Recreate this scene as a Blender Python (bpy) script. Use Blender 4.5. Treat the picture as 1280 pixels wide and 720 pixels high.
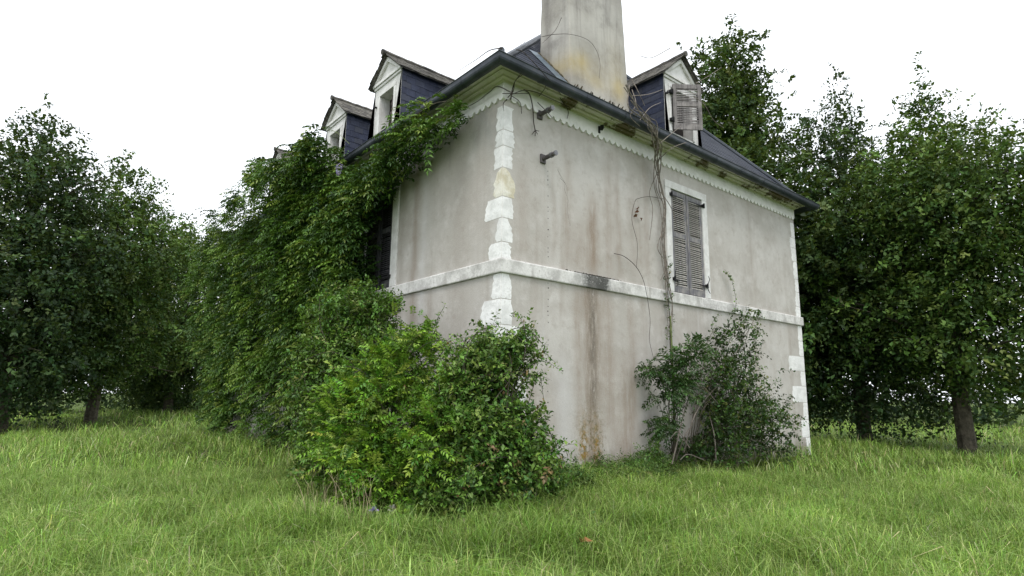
import bpy, bmesh, math, random
import numpy as np
from mathutils import Vector, Matrix

for _o in list(bpy.data.objects): bpy.data.objects.remove(_o)
SC = bpy.context.scene
COL = SC.collection

# ------------------------------------------------------------------ camera
F_PX = 740.16                                   # focal length in pixels of a 1280 wide picture
CAM = np.array([-5.202, -6.458, 1.30])
FW = np.array([0.63175128, 0.75457058, 0.17752062])
RT = np.array([0.76545957, -0.64339437, 0.01073903])
UP = np.array([-0.12231912, -0.12910047, 0.98405848])
cd = bpy.data.cameras.new('camera'); cam = bpy.data.objects.new('camera', cd); COL.objects.link(cam)
cam.matrix_world = Matrix(((RT[0], UP[0], -FW[0], CAM[0]), (RT[1], UP[1], -FW[1], CAM[1]),
                           (RT[2], UP[2], -FW[2], CAM[2]), (0, 0, 0, 1)))
cd.sensor_fit = 'HORIZONTAL'; cd.sensor_width = 36.0; cd.lens = 36.0 * F_PX / 1280.0
cd.clip_start = 0.05; cd.clip_end = 2000
SC.camera = cam

# ------------------------------------------------------------------ world, sun, exposure
SUN_EL, SUN_AZ = math.radians(62), math.radians(222)     # azimuth of the sun, counted from +X towards +Y
W = bpy.data.worlds.new('World'); SC.world = W; W.use_nodes = True
wn = W.node_tree; wn.nodes.clear()
sky = wn.nodes.new('ShaderNodeTexSky'); sky.sky_type = 'NISHITA'; sky.sun_disc = False
sky.sun_elevation = SUN_EL; sky.sun_rotation = math.pi / 2 - SUN_AZ; sky.dust_density = 4.0; sky.air_density = 1.2
mx = wn.nodes.new('ShaderNodeMix'); mx.data_type = 'RGBA'; mx.inputs[0].default_value = 0.93   # cloud cover
wn.links.new(sky.outputs[0], mx.inputs[6]); mx.inputs[7].default_value = (9.4, 9.75, 10.2, 1)
bg = wn.nodes.new('ShaderNodeBackground'); bg.inputs[1].default_value = 0.10
wo = wn.nodes.new('ShaderNodeOutputWorld')
wn.links.new(mx.outputs[2], bg.inputs[0]); wn.links.new(bg.outputs[0], wo.inputs[0])
sl = bpy.data.lights.new('sun', 'SUN'); sl.energy = 1.5; sl.angle = math.radians(22); sl.color = (1.0, 0.97, 0.93)
so = bpy.data.objects.new('sun', sl); COL.objects.link(so)
sd = Vector((math.cos(SUN_EL) * math.cos(SUN_AZ), math.cos(SUN_EL) * math.sin(SUN_AZ), math.sin(SUN_EL)))
so.rotation_euler = sd.to_track_quat('Z', 'Y').to_euler(); so.location = sd * 40
SC.view_settings.view_transform = 'Standard'; SC.view_settings.look = 'None'
SC.view_settings.gamma = 1; SC.view_settings.use_curve_mapping = False
SC.view_settings.exposure = 0.72
SC.render.engine = 'CYCLES'

# ------------------------------------------------------------------ pixel helpers
def ray(px, py): return FW + RT * (px - 640) / F_PX + UP * (360 - py) / F_PX
def hitR(px, py, Y=0.0):
    d = ray(px, py); return CAM + d * ((Y - CAM[1]) / d[1])
def hitL(px, py, X=0.0):
    d = ray(px, py); return CAM + d * ((X - CAM[0]) / d[0])
def P3(px, py, dep): return CAM + ray(px, py) * dep
def gz(x, y):
    x = np.asarray(x, float); y = np.asarray(y, float)
    d = np.maximum(np.maximum(-x, -y), 0)
    d = np.where((x > 9.4), np.maximum(d, np.minimum(x - 9.4, 6)), d)
    b = 0.03 * np.sin(x * 1.7 + 0.6 * np.sin(y * 1.3)) * np.cos(y * 1.9 + 0.4) + 0.02 * np.sin(x * 4.1 + y * 2.3)
    return -0.30 * np.clip(d / 6, 0, 1) + b * np.clip(d, 0, 1)
def hitG(px, py):
    d = ray(px, py); t = 3.0
    for _ in range(60):
        q = CAM + d * t; t += 0.7 * (q[2] - float(gz(q[0], q[1]))) / max(1e-3, -d[2])
    return CAM + d * t

# ------------------------------------------------------------------ object helpers
def link(o, parent=None):
    COL.objects.link(o)
    if parent is not None: o.parent = parent
    return o
def tag(o, label=None, cat=None, group=None, kind=None):
    if label: o['label'] = label
    if cat: o['category'] = cat
    if group: o['group'] = group
    if kind: o['kind'] = kind
    return o
def empty(name, loc=(0, 0, 0)):
    o = bpy.data.objects.new(name, None); o.location = loc; o.empty_display_size = 0.2
    return link(o)
def me_obj(name, verts, faces, mat, parent=None, smooth=False, tint=None):
    me = bpy.data.meshes.new(name); me.from_pydata([tuple(map(float, v)) for v in verts], [], faces)
    if mat: me.materials.append(mat)
    if smooth: me.polygons.foreach_set('use_smooth', [True] * len(me.polygons))
    me.update()
    return link(bpy.data.objects.new(name, me), parent)
def np_obj(name, V, T, mat, parent=None, tint=None, smooth=False):
    """triangle mesh from arrays; tint: one colour per vertex (own colours, with shade painted into some leaves and grass)"""
    me = bpy.data.meshes.new(name); nt = len(T)
    me.vertices.add(len(V)); me.vertices.foreach_set('co', np.ascontiguousarray(V, np.float32).ravel())
    me.loops.add(nt * 3); me.loops.foreach_set('vertex_index', np.ascontiguousarray(T, np.int32).ravel())
    me.polygons.add(nt); me.polygons.foreach_set('loop_start', np.arange(0, nt * 3, 3, dtype=np.int32))
    if tint is not None:
        a = me.attributes.new('tint', 'FLOAT_COLOR', 'POINT')
        c = np.ones((len(V), 4), np.float32); c[:, :3] = tint; a.data.foreach_set('color', c.ravel())
    me.update(calc_edges=True)
    if smooth: me.polygons.foreach_set('use_smooth', np.ones(nt, bool))
    if mat: me.materials.append(mat)
    o = link(bpy.data.objects.new(name, me), parent)
    if parent is not None: o['kind'] = 'stuff'
    return o
class MB:
    def __init__(s): s.v = []; s.f = []
    def quad(s, a, b, c, d): n = len(s.v); s.v += [a, b, c, d]; s.f.append((n, n + 1, n + 2, n + 3))
    def tri(s, a, b, c): n = len(s.v); s.v += [a, b, c]; s.f.append((n, n + 1, n + 2))
    def hexa(s, p):
        n = len(s.v); s.v += list(p)
        for q in ((0, 3, 2, 1), (4, 5, 6, 7), (0, 1, 5, 4), (1, 2, 6, 5), (2, 3, 7, 6), (3, 0, 4, 7)): s.f.append(tuple(n + i for i in q))
    def box(s, a, b):
        (x0, y0, z0), (x1, y1, z1) = a, b
        s.hexa([(x0, y0, z0), (x1, y0, z0), (x1, y1, z0), (x0, y1, z0), (x0, y0, z1), (x1, y0, z1), (x1, y1, z1), (x0, y1, z1)])
    def tube(s, pts, r0, r1=None, seg=5):
        r1 = r0 if r1 is None else r1; pts = [np.asarray(p, float) for p in pts]; n0 = len(s.v); m = len(pts)
        for i, p in enumerate(pts):
            t = pts[min(i + 1, m - 1)] - pts[max(i - 1, 0)]; t = t / (np.linalg.norm(t) + 1e-9)
            a = np.cross(t, (0, 0, 1) if abs(t[2]) < 0.9 else (1, 0, 0)); a /= np.linalg.norm(a) + 1e-9; b = np.cross(t, a)
            r = r0 + (r1 - r0) * i / max(1, m - 1)
            for k in range(seg):
                g = 2 * math.pi * k / seg; s.v.append(tuple(p + r * (math.cos(g) * a + math.sin(g) * b)))
        for i in range(m - 1):
            for k in range(seg):
                k2 = (k + 1) % seg; s.f.append((n0 + i * seg + k, n0 + i * seg + k2, n0 + (i + 1) * seg + k2, n0 + (i + 1) * seg + k))
        s.f.append(tuple(n0 + k for k in range(seg))[::-1]); s.f.append(tuple(n0 + (m - 1) * seg + k for k in range(seg)))
    def obj(s, name, mat, parent=None, bevel=0, smooth=False, xf=None):
        v = [xf(p) for p in s.v] if xf else s.v
        o = me_obj(name, v, s.f, mat, parent, smooth)
        bm = bmesh.new(); bm.from_mesh(o.data); bmesh.ops.recalc_face_normals(bm, faces=bm.faces)
        if bevel: bmesh.ops.bevel(bm, geom=bm.edges[:], offset=bevel, segments=1, affect='EDGES', clamp_overlap=True)
        bm.to_mesh(o.data); bm.free(); return o
def smoothpath(pts, n=6):
    pts = [np.asarray(p, float) for p in pts]; out = []
    P = [2 * pts[0] - pts[1]] + pts + [2 * pts[-1] - pts[-2]]
    for i in range(1, len(P) - 2):
        for k in range(n):
            t = k / n; a, b, c, d = P[i - 1:i + 3]
            out.append(0.5 * (2 * b + (c - a) * t + (2 * a - 5 * b + 4 * c - d) * t * t + (3 * b - a - 3 * c + d) * t ** 3))
    out.append(pts[-1]); return out

# ------------------------------------------------------------------ material helpers
class NT:
    """small expression language over shader nodes"""
    def __init__(s, name):
        s.m = bpy.data.materials.new(name); s.m.use_nodes = True; s.t = s.m.node_tree; s.t.nodes.clear()
        s.co = s.t.nodes.new('ShaderNodeTexCoord').outputs['Object']
        sp = s.t.nodes.new('ShaderNodeSeparateXYZ'); s.t.links.new(s.co, sp.inputs[0])
        s.x, s.y, s.z = (X(s, o) for o in sp.outputs)
    def _in(s, sock, v):
        if isinstance(v, X): s.t.links.new(v.s, sock)
        elif hasattr(v, 'node'): s.t.links.new(v, sock)
        else: sock.default_value = v
    def math(s, op, *a):
        n = s.t.nodes.new('ShaderNodeMath'); n.operation = op
        for i, v in enumerate(a): s._in(n.inputs[i], v)
        return X(s, n.outputs[0])
    def noise(s, scale=1, detail=4, rough=.55, sc=(1, 1, 1), off=(0, 0, 0), dist=0):
        mp = s.t.nodes.new('ShaderNodeMapping'); s.t.links.new(s.co, mp.inputs[0]); mp.inputs['Scale'].default_value = sc; mp.inputs['Location'].default_value = off
        n = s.t.nodes.new('ShaderNodeTexNoise'); s.t.links.new(mp.outputs[0], n.inputs['Vector'])
        n.inputs['Scale'].default_value = scale; n.inputs['Detail'].default_value = detail; n.inputs['Roughness'].default_value = rough; n.inputs['Distortion'].default_value = dist
        return X(s, n.outputs[0])
    def voro(s, scale, sc=(1, 1, 1), feat='F1'):
        mp = s.t.nodes.new('ShaderNodeMapping'); s.t.links.new(s.co, mp.inputs[0]); mp.inputs['Scale'].default_value = sc
        n = s.t.nodes.new('ShaderNodeTexVoronoi'); n.feature = feat; s.t.links.new(mp.outputs[0], n.inputs['Vector']); n.inputs['Scale'].default_value = scale
        return X(s, n.outputs[0])
    def ramp(s, v, a, b):
        n = s.t.nodes.new('ShaderNodeMapRange'); n.interpolation_type = 'SMOOTHSTEP'; s._in(n.inputs[0], v); n.inputs[1].default_value = a; n.inputs[2].default_value = b
        return X(s, n.outputs[0])
    def gauss(s, v, c, w): return s.math('POWER', 2.718, ((v - c) * (1 / w)) * ((v - c) * (-1 / w)))
    def mix(s, a, b, f):
        n = s.t.nodes.new('ShaderNodeMix'); n.data_type = 'RGBA'; s._in(n.inputs[0], f)
        for k, v in ((6, a), (7, b)): s._in(n.inputs[k], (*v, 1) if isinstance(v, tuple) and len(v) == 3 else v)
        return X(s, n.outputs[2])
    def out(s, col, rough=.8, bump=None, bd=.01, spec=.3, metal=0, trans=0, tcol=None):
        b = s.t.nodes.new('ShaderNodeBsdfPrincipled'); s._in(b.inputs['Base Color'], (*col, 1) if isinstance(col, tuple) else col)
        s._in(b.inputs['Roughness'], rough); b.inputs['Specular IOR Level'].default_value = spec; b.inputs['Metallic'].default_value = metal
        o = s.t.nodes.new('ShaderNodeOutputMaterial'); sh = b.outputs[0]
        if bump is not None:
            bp = s.t.nodes.new('ShaderNodeBump'); bp.inputs['Strength'].default_value = 1; bp.inputs['Distance'].default_value = bd
            s._in(bp.inputs['Height'], bump); s.t.links.new(bp.outputs[0], b.inputs['Normal'])
        if trans:
            tr = s.t.nodes.new('ShaderNodeBsdfTranslucent'); s._in(tr.inputs[0], tcol if tcol is not None else col)
            m = s.t.nodes.new('ShaderNodeMixShader'); m.inputs[0].default_value = trans
            s.t.links.new(b.outputs[0], m.inputs[1]); s.t.links.new(tr.outputs[0], m.inputs[2]); sh = m.outputs[0]
        s.t.links.new(sh, o.inputs[0]); return s.m
    def attr(s, name='tint'):
        n = s.t.nodes.new('ShaderNodeAttribute'); n.attribute_name = name; return X(s, n.outputs['Color'])
    def rnd(s): return X(s, s.t.nodes.new('ShaderNodeObjectInfo').outputs['Random'])
class X:
    def __init__(s, n, sock): s.n = n; s.s = sock
    def __add__(s, o): return s.n.math('ADD', s, o)
    def __sub__(s, o): return s.n.math('SUBTRACT', s, o)
    def __mul__(s, o): return s.n.math('MULTIPLY', s, o)
    def clamp(s): return s.n.math('MINIMUM', s.n.math('MAXIMUM', s, 0.0), 1.0)
    __radd__ = __add__; __rmul__ = __mul__
    def inv(s): return s.n.math('SUBTRACT', 1.0, s)

def mat_plaster():
    n = NT('plaster'); x, y, z = n.x, n.y, n.z
    big = n.noise(.55, 5, .6); mid = n.noise(2.6, 6, .62, off=(4, 1, 2)); fine = n.noise(38, 5, .7)
    c = n.mix((.425, .400, .366), (.535, .514, .484), n.ramp(big, .36, .66))
    c = n.mix(c, (.59, .57, .545), n.ramp(mid, .50, .70) * .6); c = n.mix(c, (.33, .29, .25), n.ramp(n.noise(5.5, 7, .68, off=(6, 2, 9)), .50, .70) * .45)
    c = n.mix(c, (.37, .335, .30), n.ramp(n.noise(1.3, 6, .65, off=(11, 4, 7)), .50, .68) * .5)
    # rain streaks running down the plaster
    st = n.noise(1.0, 5, .6, sc=(2.6, 2.6, .16)); st2 = n.noise(1.0, 4, .6, sc=(7, 7, .25), off=(3, 7, 0))
    c = n.mix(c, (.275, .225, .18), n.ramp(st, .54, .76) * .4)
    c = n.mix(c, (.24, .205, .175), n.ramp(st2, .6, .8) * .28)
    c = n.mix(c, (.54, .53, .52), n.ramp(n.noise(1, 4, .6, sc=(5, 5, .22), off=(9, 2, 5)), .58, .75) * .5)
    onR = n.ramp(y, .2, .05)
    wob = (n.noise(1, 4, .6, sc=(2, 2, 1.4), off=(0, 0, 8)) - .5)
    fray = n.noise(1, 6, .7, sc=(14, 14, 2.2))
    below = n.ramp(z, 3.06, 2.98); above = n.ramp(z, 3.2, 3.26)
    # the long brown run below the stained stretch of band
    s1 = n.gauss(x + wob * .12, 1.88, .20) * below * n.ramp(fray, .15, .65)
    c = n.mix(c, (.215, .165, .12), (s1 * .95 * onR).clamp())
    s2 = n.gauss(x + wob * .10, 1.91, .085) * below * n.ramp(z, 0.9, 1.5) * n.ramp(fray, .35, .6)
    c = n.mix(c, (.135, .13, .115), (s2 * .95 * onR).clamp())
    s3 = n.gauss(x + wob * .2, 1.93, .03) * below * n.ramp(n.noise(1, 5, .7, sc=(60, 60, 9)), .55, .63)
    c = n.mix(c, (.62, .61, .59), (s3 * .9 * onR).clamp())
    # broad faint brown washes above the band and to both sides
    for cx, w, z0, z1, k in ((1.95, .16, 3.3, 4.5, .85), (2.35, .13, 3.3, 5.3, .4), (1.62, .2, 3.25, 4.0, .45), (.35, .18, 3.3, 4.6, .3), (2.75, .25, 0, 1.7, .6), (2.5, .4, 0, .9, .35), (.7, .3, .2, 1.6, .25), (2.0, .35, 1.2, 3.0, .3), (3.05, .2, 3.4, 5.0, .3), (1.35, .10, 3.3, 5.2, .35), (2.6, .08, 3.3, 5.4, .4), (1.05, .06, 3.4, 4.8, .3), (3.4, .1, 3.4, 5.4, .35), (2.3, .12, .8, 2.9, .4), (1.55, .08, .6, 2.9, .4), (2.9, .1, 1.0, 3.0, .35), (1.1, .15, .3, 1.2, .35)):
        g = n.gauss(x + wob * .3, cx, w) * n.ramp(z, z0 - .25, z0 + .25) * n.ramp(z, z1 + .5, z1 - .4) * n.ramp(fray, .1, .6)
        c = n.mix(c, (.26, .195, .145), (g * k * onR).clamp())
    # pale lime bloom
    g = n.gauss(x + wob * .3, 1.25, .22) * n.ramp(z, 2.4, 1.2); c = n.mix(c, (.55, .54, .54), (g * .55 * onR).clamp())
    # ochre lichen at the foot
    li = n.noise(9, 6, .72, off=(1, 5, 3)); lz = n.ramp(z, 1.25, .5)
    g = (n.gauss(x + wob * .15, 1.68, .10) + n.gauss(x + wob * .15, 1.97, .09) * .9) * lz * n.ramp(li, .42, .56)
    c = n.mix(c, (.235, .145, .03), (g * 1.15 * onR).clamp())
    g2 = (n.gauss(x + wob * .2, 1.72, .2) + n.gauss(x + wob * .2, 1.98, .18)) * n.ramp(z, 1.4, .6) * n.ramp(n.noise(16, 5, .7), .5, .58)
    c = n.mix(c, (.12, .11, .05), (g2 * .65 * onR).clamp())
    # left wall: brown edge by the window and pale runs
    onL = n.ramp(x, .2, .05) * n.ramp(y, .02, .1)
    for cy, w, k, colr in ((2.45, .13, .55, (.25, .20, .16)), (2.15, .10, .5, (.53, .52, .51)), (1.1, .3, .3, (.30, .27, .24)), (2.9, .12, .35, (.30, .26, .22)), (.55, .2, .3, (.52, .5, .48))):
        c = n.mix(c, colr, (n.gauss(y + wob * .2, cy, w) * k * onL * n.ramp(fray, .05, .5)).clamp())
    dl = n.ramp(n.noise(1, 5, .65, sc=(1.2, 1.2, .9), off=(0, 3, 6)), .45, .7) * onL * n.ramp(z, 4.6, 5.5)
    c = n.mix(c, (.25, .245, .24), dl * .55)
    # rising damp and splashed earth
    c = n.mix(c, (.17, .145, .115), n.ramp(z + (mid - .5) * .9, .55, .05) * .7)
    # small pits and faint hairlines
    pits = n.ramp(n.voro(34), .10, .04) * n.ramp(n.noise(3, 2), .5, .6)
    c = n.mix(c, (.15, .13, .12), pits * .5)
    c = n.mix(c, (.45, .43, .405), n.ramp(fine, .45, .7) * .28); c = n.mix(c, (.27, .245, .22), n.ramp(n.noise(75, 4, .7), .55, .75) * .35)
    h = fine * .25 + mid * .9 + big * 1.5 - pits * .3 + n.noise(140, 2) * .12
    return n.out(c, .93, h, .012, .15)
def mat_white(name='white_limewash', c0=(.60, .59, .57), c1=(.74, .735, .72), dirt=.4, algae=False):
    n = NT(name); a = n.noise(3.2, 6, .65); b = n.noise(22, 6, .7)
    c = n.mix(c0, c1, n.ramp(a, .35, .6)); c = n.mix(c, (.36, .345, .32), n.ramp(b + a * .5, .78, .98) * dirt)
    c = n.mix(c, (.30, .28, .25), n.ramp(n.noise(1, 5, .65, sc=(6, 6, .5), off=(3, 1, 1)), .58, .76) * dirt)
    if algae:
        wob = (n.noise(4, 5, .7) - .5)
        g = (n.gauss(n.x + wob * .35, 1.90, .30) * 1.2 + n.gauss(n.x + wob * .3, 2.15, .12)) * n.ramp(b, .28, .5) * n.ramp(n.y, .2, .05)
        c = n.mix(c, (.085, .085, .08), (g * 1.0).clamp())
        g = n.ramp(n.noise(1.4, 6, .7, off=(5, 5, 5)), .46, .66) * n.ramp(b, .3, .6)
        c = n.mix(c, (.30, .29, .275), g * .65)
    return n.out(c, .85, a * .6 + b * .4, .012, .2)
def mat_cornice():
    n = NT('peeling_pinkish_cornice'); a = n.noise(2.2, 6, .65); b = n.noise(14, 6, .7)
    c = n.mix((.70, .64, .65), (.80, .745, .755), n.ramp(a, .4, .6))  # pinkish paint, tinted against green light bounced up from the lawn
    pe = n.ramp(n.noise(1, 5, .6, sc=(1.3, 1.3, 2), off=(2, 6, 1)) + (b - .5) * .35, .52, .57) * n.ramp(n.x, .3, 1.2)
    c = n.mix(c, (.15, .105, .065), pe * .9)
    c = n.mix(c, (.22, .23, .15), n.ramp(b, .56, .75) * .6)
    return n.out(c, .9, a * .5 + b * .5 - pe * 1.2, .012, .15)
def mat_gutter():
    n = NT('weathered_zinc'); a = n.noise(2.5, 6, .65); b = n.noise(30, 5, .7)
    c = n.mix((.030, .037, .048), (.066, .078, .094), n.ramp(a, .35, .68)); c = n.mix(c, (.13, .075, .045), n.ramp(b + a * .6, .9, 1.05) * .5)
    return n.out(c, .48, b * .4 + a, .006, .4, .25)
def mat_slate(name='slate', c0=(.013, .018, .040), c1=(.042, .052, .095), moss=.35):  # moss flecks and tone range also paint a varying sheen
    n = NT(name); a = n.noise(6, 5, .6); r = n.rnd()
    c = n.mix(c0, c1, (n.ramp(a, .3, .75) * .6 + r * .5).clamp()); c = n.mix(c, (.14, .14, .11), n.ramp(n.noise(25, 6, .7), .6, .75) * moss)
    c = n.mix(c, (.05, .055, .07), n.ramp(r, .7, .9) * .6)
    return n.out(c, .5, n.noise(45, 4) * .6 + a * .5, .004, .4)
def mat_oldroof():
    n = NT('lichened_slate'); a = n.noise(5, 6, .7); b = n.noise(32, 5, .7)
    c = n.mix((.055, .052, .05), (.17, .16, .14), n.ramp(a, .35, .65)); c = n.mix(c, (.26, .25, .215), n.ramp(b, .56, .72) * .7); c = n.mix(c, (.06, .07, .03), n.ramp(n.noise(8, 5, off=(3, 3, 3)), .55, .7) * .6)
    return n.out(c, .9, a + b * .5, .015, .2)
def mat_shutter(name, c0, c1, c2):
    n = NT(name); g = n.noise(1, 6, .7, sc=(40, 40, 3)); a = n.noise(5, 5, .6)
    c = n.mix(c0, c1, n.ramp(g, .35, .65)); c = n.mix(c, c2, n.ramp(a + g * .4, .66, .86) * .8)
    return n.out(c, .8, g, .004, .25)
def mat_chimney():
    n = NT('chimney_render'); x, y, z = n.x, n.y, n.z; a = n.noise(1.1, 6, .62); b = n.noise(18, 6, .7); s = n.noise(1, 5, .65, sc=(4, 4, .35))
    c = n.mix((.33, .315, .285), (.45, .435, .40), n.ramp(a, .36, .62)); c = n.mix(c, (.19, .175, .16), n.ramp(s, .46, .70) * .65); c = n.mix(c, (.17, .16, .15), n.ramp(n.noise(1.7, 6, .7, off=(8, 1, 3)), .5, .72) * .5)
    c = n.mix(c, (.22, .21, .2), n.ramp(z + (s - .5) * 2.2, 7.9, 9.4) * .6)
    wob = a - .5
    for cx, cz, wx, wz, k in ((2.0, 6.95, .6, .35, .18), (2.7, 7.3, .3, .5, .15), (1.75, 7.0, .15, .20, .55), (2.75, 6.85, .20, .22, .6), (1.5, 6.9, .14, .22, .45), (2.1, 6.75, .3, .12, .3)):
        g = n.gauss(x + wob * .25, cx, wx) * n.gauss(z + wob * .4, cz, wz); c = n.mix(c, (.46, .36, .15), (g * k).clamp())
    c = n.mix(c, (.22, .2, .18), n.gauss(x, 3.0, .12) * n.ramp(z, 9, 6.5) * .5)
    c = n.mix(c, (.42, .42, .41), n.ramp(b, .5, .7) * .25)
    return n.out(c, .92, a + b * .3, .015, .15)
def mat_leaf(name, rough=.40, trans=.20, spec=.25):
    n = NT(name); t = n.attr(); v = n.noise(9, 3)
    c = n.mix(t, (.02, .03, .01), n.ramp(v, .55, .8) * .25)
    return n.out(c, rough, None, 0, spec, 0, trans, n.mix(c, (.25, .32, .02), .25))
def mat_plain(name, c, rough=.7, metal=0, spec=.3, var=.3, sc=12):
    n = NT(name); a = n.noise(sc, 5, .65); k = tuple(v * (1 - var) for v in c); k2 = tuple(min(1, v * (1 + var)) for v in c)
    return n.out(n.mix(k, k2, n.ramp(a, .3, .7)), rough, a, .004, spec, metal)
def mat_ground():
    n = NT('lawn_soil'); a = n.noise(.8, 6, .6); b = n.noise(9, 6, .7)
    c = n.mix((.040, .060, .014), (.075, .115, .022), n.ramp(a, .35, .65)); c = n.mix(c, (.06, .048, .028), n.ramp(b, .5, .7) * .5)
    return n.out(c, .95, b + a, .05, .1)
PLASTER = mat_plaster(); WHITE = mat_white(); BAND = mat_white('grimy_white_band', (.46, .45, .43), (.70, .69, .67), .7, True)
FRIEZE = mat_white('white_frieze_paint', (.70, .70, .68), (.83, .83, .81), .15); QUOIN = mat_white('pale_limestone', (.66, .66, .645), (.83, .83, .82), .42); QUOINY = mat_white('yellowed_limestone', (.55, .50, .37), (.76, .74, .66), .35)
CORN = mat_cornice(); GUT = mat_gutter(); SLATE = mat_slate(); OLD = mat_oldroof()
SHUT = mat_shutter('blue_grey_shutter_paint', (.125, .123, .138), (.19, .187, .20), (.29, .275, .26))
SLAT = mat_shutter('lit_worn_slat_paint', (.30, .29, .27), (.42, .405, .375), (.52, .49, .44))  # lighter than the frame: light on the slat tops put into the paint
SHUTD = mat_shutter('dark_shutter_paint', (.030, .031, .036), (.055, .056, .062), (.11, .11, .11))
SHUTG = mat_shutter('bare_grey_wood', (.13, .12, .12), (.20, .187, .183), (.29, .27, .26))
BOARD = mat_shutter('brown_board', (.055, .04, .038), (.10, .075, .068), (.16, .13, .12))
CHIM = mat_chimney(); IRON = mat_plain('black_iron', (.018, .018, .019), .55, .3); LEAD = mat_plain('lead_grey_metal', (.17, .17, .18), .5, .4); PIPE = mat_plain('rusty_grey_pipe', (.11, .10, .10), .6, .3)
DARKIN = mat_plain('dark_wood_and_unlit_room', (.03, .026, .024), .9)  # dark floors, and painted shade behind the dormer openings
TWIG = mat_plain('dry_twig', (.20, .175, .15), .9, var=.45, sc=20); TWIGD = mat_plain('dark_twig', (.055, .045, .038), .9, var=.4, sc=20); BARK = mat_plain('bark', (.085, .075, .055), .95, var=.5, sc=9)
GREENST = mat_plain('green_stem', (.10, .125, .04), .7)
LEAF = mat_leaf('leaf'); LEAFM = mat_leaf('matte_leaf', .6, .22, .22); GRASSM = mat_leaf('grass_blade', .5, .3, .25); DRYM = mat_leaf('dry_blade', .8, .2, .15); PETAL = mat_leaf('petal', .6, .3, .2)
GROUND = mat_ground(); MOSS = mat_plain('moss_and_debris', (.07, .06, .035), .95, var=.6, sc=30)

# ------------------------------------------------------------------ ground
def build_ground():
    xs = np.unique(np.concatenate([np.linspace(-400, -30, 14), np.linspace(-30, -9, 15), np.arange(-9, 12, .3), np.linspace(12, 40, 15), np.linspace(40, 400, 12)]))
    ys = np.unique(np.concatenate([np.linspace(-400, -30, 14), np.linspace(-30, -8, 15), np.arange(-8, 16, .3), np.linspace(16, 45, 15), np.linspace(45, 400, 12)]))
    Xg, Yg = np.meshgrid(xs, ys); V = np.stack([Xg.ravel(), Yg.ravel(), gz(Xg, Yg).ravel()], 1)
    nx = len(xs); i, j = np.meshgrid(np.arange(nx - 1), np.arange(len(ys) - 1)); a = (j * nx + i).ravel()
    T = np.concatenate([np.stack([a, a + 1, a + nx + 1], 1), np.stack([a, a + nx + 1, a + nx], 1)])
    tag(np_obj('ground', V, T, GROUND, smooth=True), kind='structure')
build_ground()

# ------------------------------------------------------------------ the house
HX, HY = 9.4, 14.0
ZB0, ZB1 = 3.02, 3.235            # band
ZF0, ZF1 = 5.70, 5.965            # scalloped frieze
ZG = 6.09                         # gutter rim
SL_, SR_ = 0.95, 1.20             # roof slopes over the long and the short wall
EV, ZE = 0.30, 6.04               # eaves of the roof planes
house = empty('house')
tag(house, 'abandoned two-storey plastered house with slate roof, dormers and tall chimney', 'house')

WIN_R = (4.165, 5.235, ZB1 + .004, 5.275)         # opening in the short wall: u0,u1,z0,z1
WIN_L = [(3.27, 4.34, ZB1 + .004, 5.275), (5.77, 6.84, ZB1 + .004, 5.275), (9.7, 10.77, ZB1 + .004, 5.275)]
def mapR(p): return (p[0], p[2], p[1])            # (u, z, depth) -> world, short wall
def mapL(p): return (p[2], p[0], p[1])            # long wall
def wall(name, length, holes, mp):
    us = sorted({0, length} | {h[0] for h in holes} | {h[1] for h in holes}); zs = sorted({-.6, 6.0} | {h[2] for h in holes} | {h[3] for h in holes})
    m = MB()
    for i in range(len(us) - 1):
        for j in range(len(zs) - 1):
            cu, cz = (us[i] + us[i + 1]) / 2, (zs[j] + zs[j + 1]) / 2
            if any(h[0] < cu < h[1] and h[2] < cz < h[3] for h in holes): continue
            m.quad(*[mp(q) for q in ((us[i], zs[j], 0), (us[i + 1], zs[j], 0), (us[i + 1], zs[j + 1], 0), (us[i], zs[j + 1], 0))])
    for h in holes:
        c = [(h[0], h[2]), (h[1], h[2]), (h[1], h[3]), (h[0], h[3])]
        for k in range(4):
            a, b = c[k], c[(k + 1) % 4]; m.quad(mp((*a, 0)), mp((*b, 0)), mp((*b, .3)), mp((*a, .3)))
    return m.obj(name, PLASTER, house)
wallR = wall('wall', HX, [WIN_R], mapR); wallL = wall('wall', HY, WIN_L, mapL)
m = MB(); m.quad((HX, 0, -.6), (HX, HY, -.6), (HX, HY, 6), (HX, 0, 6)); m.quad((0, HY, -.6), (HX, HY, -.6), (HX, HY, 6), (0, HY, 6)); m.obj('wall', PLASTER, house)
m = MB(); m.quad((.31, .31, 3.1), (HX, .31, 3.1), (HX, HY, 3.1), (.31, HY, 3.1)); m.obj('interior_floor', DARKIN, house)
m = MB(); m.quad((.05, .05, 6.02), (HX - .05, .05, 6.02), (HX - .05, HY - .05, 6.02), (.05, HY - .05, 6.02)); m.obj('attic_floor', DARKIN, house)

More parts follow.
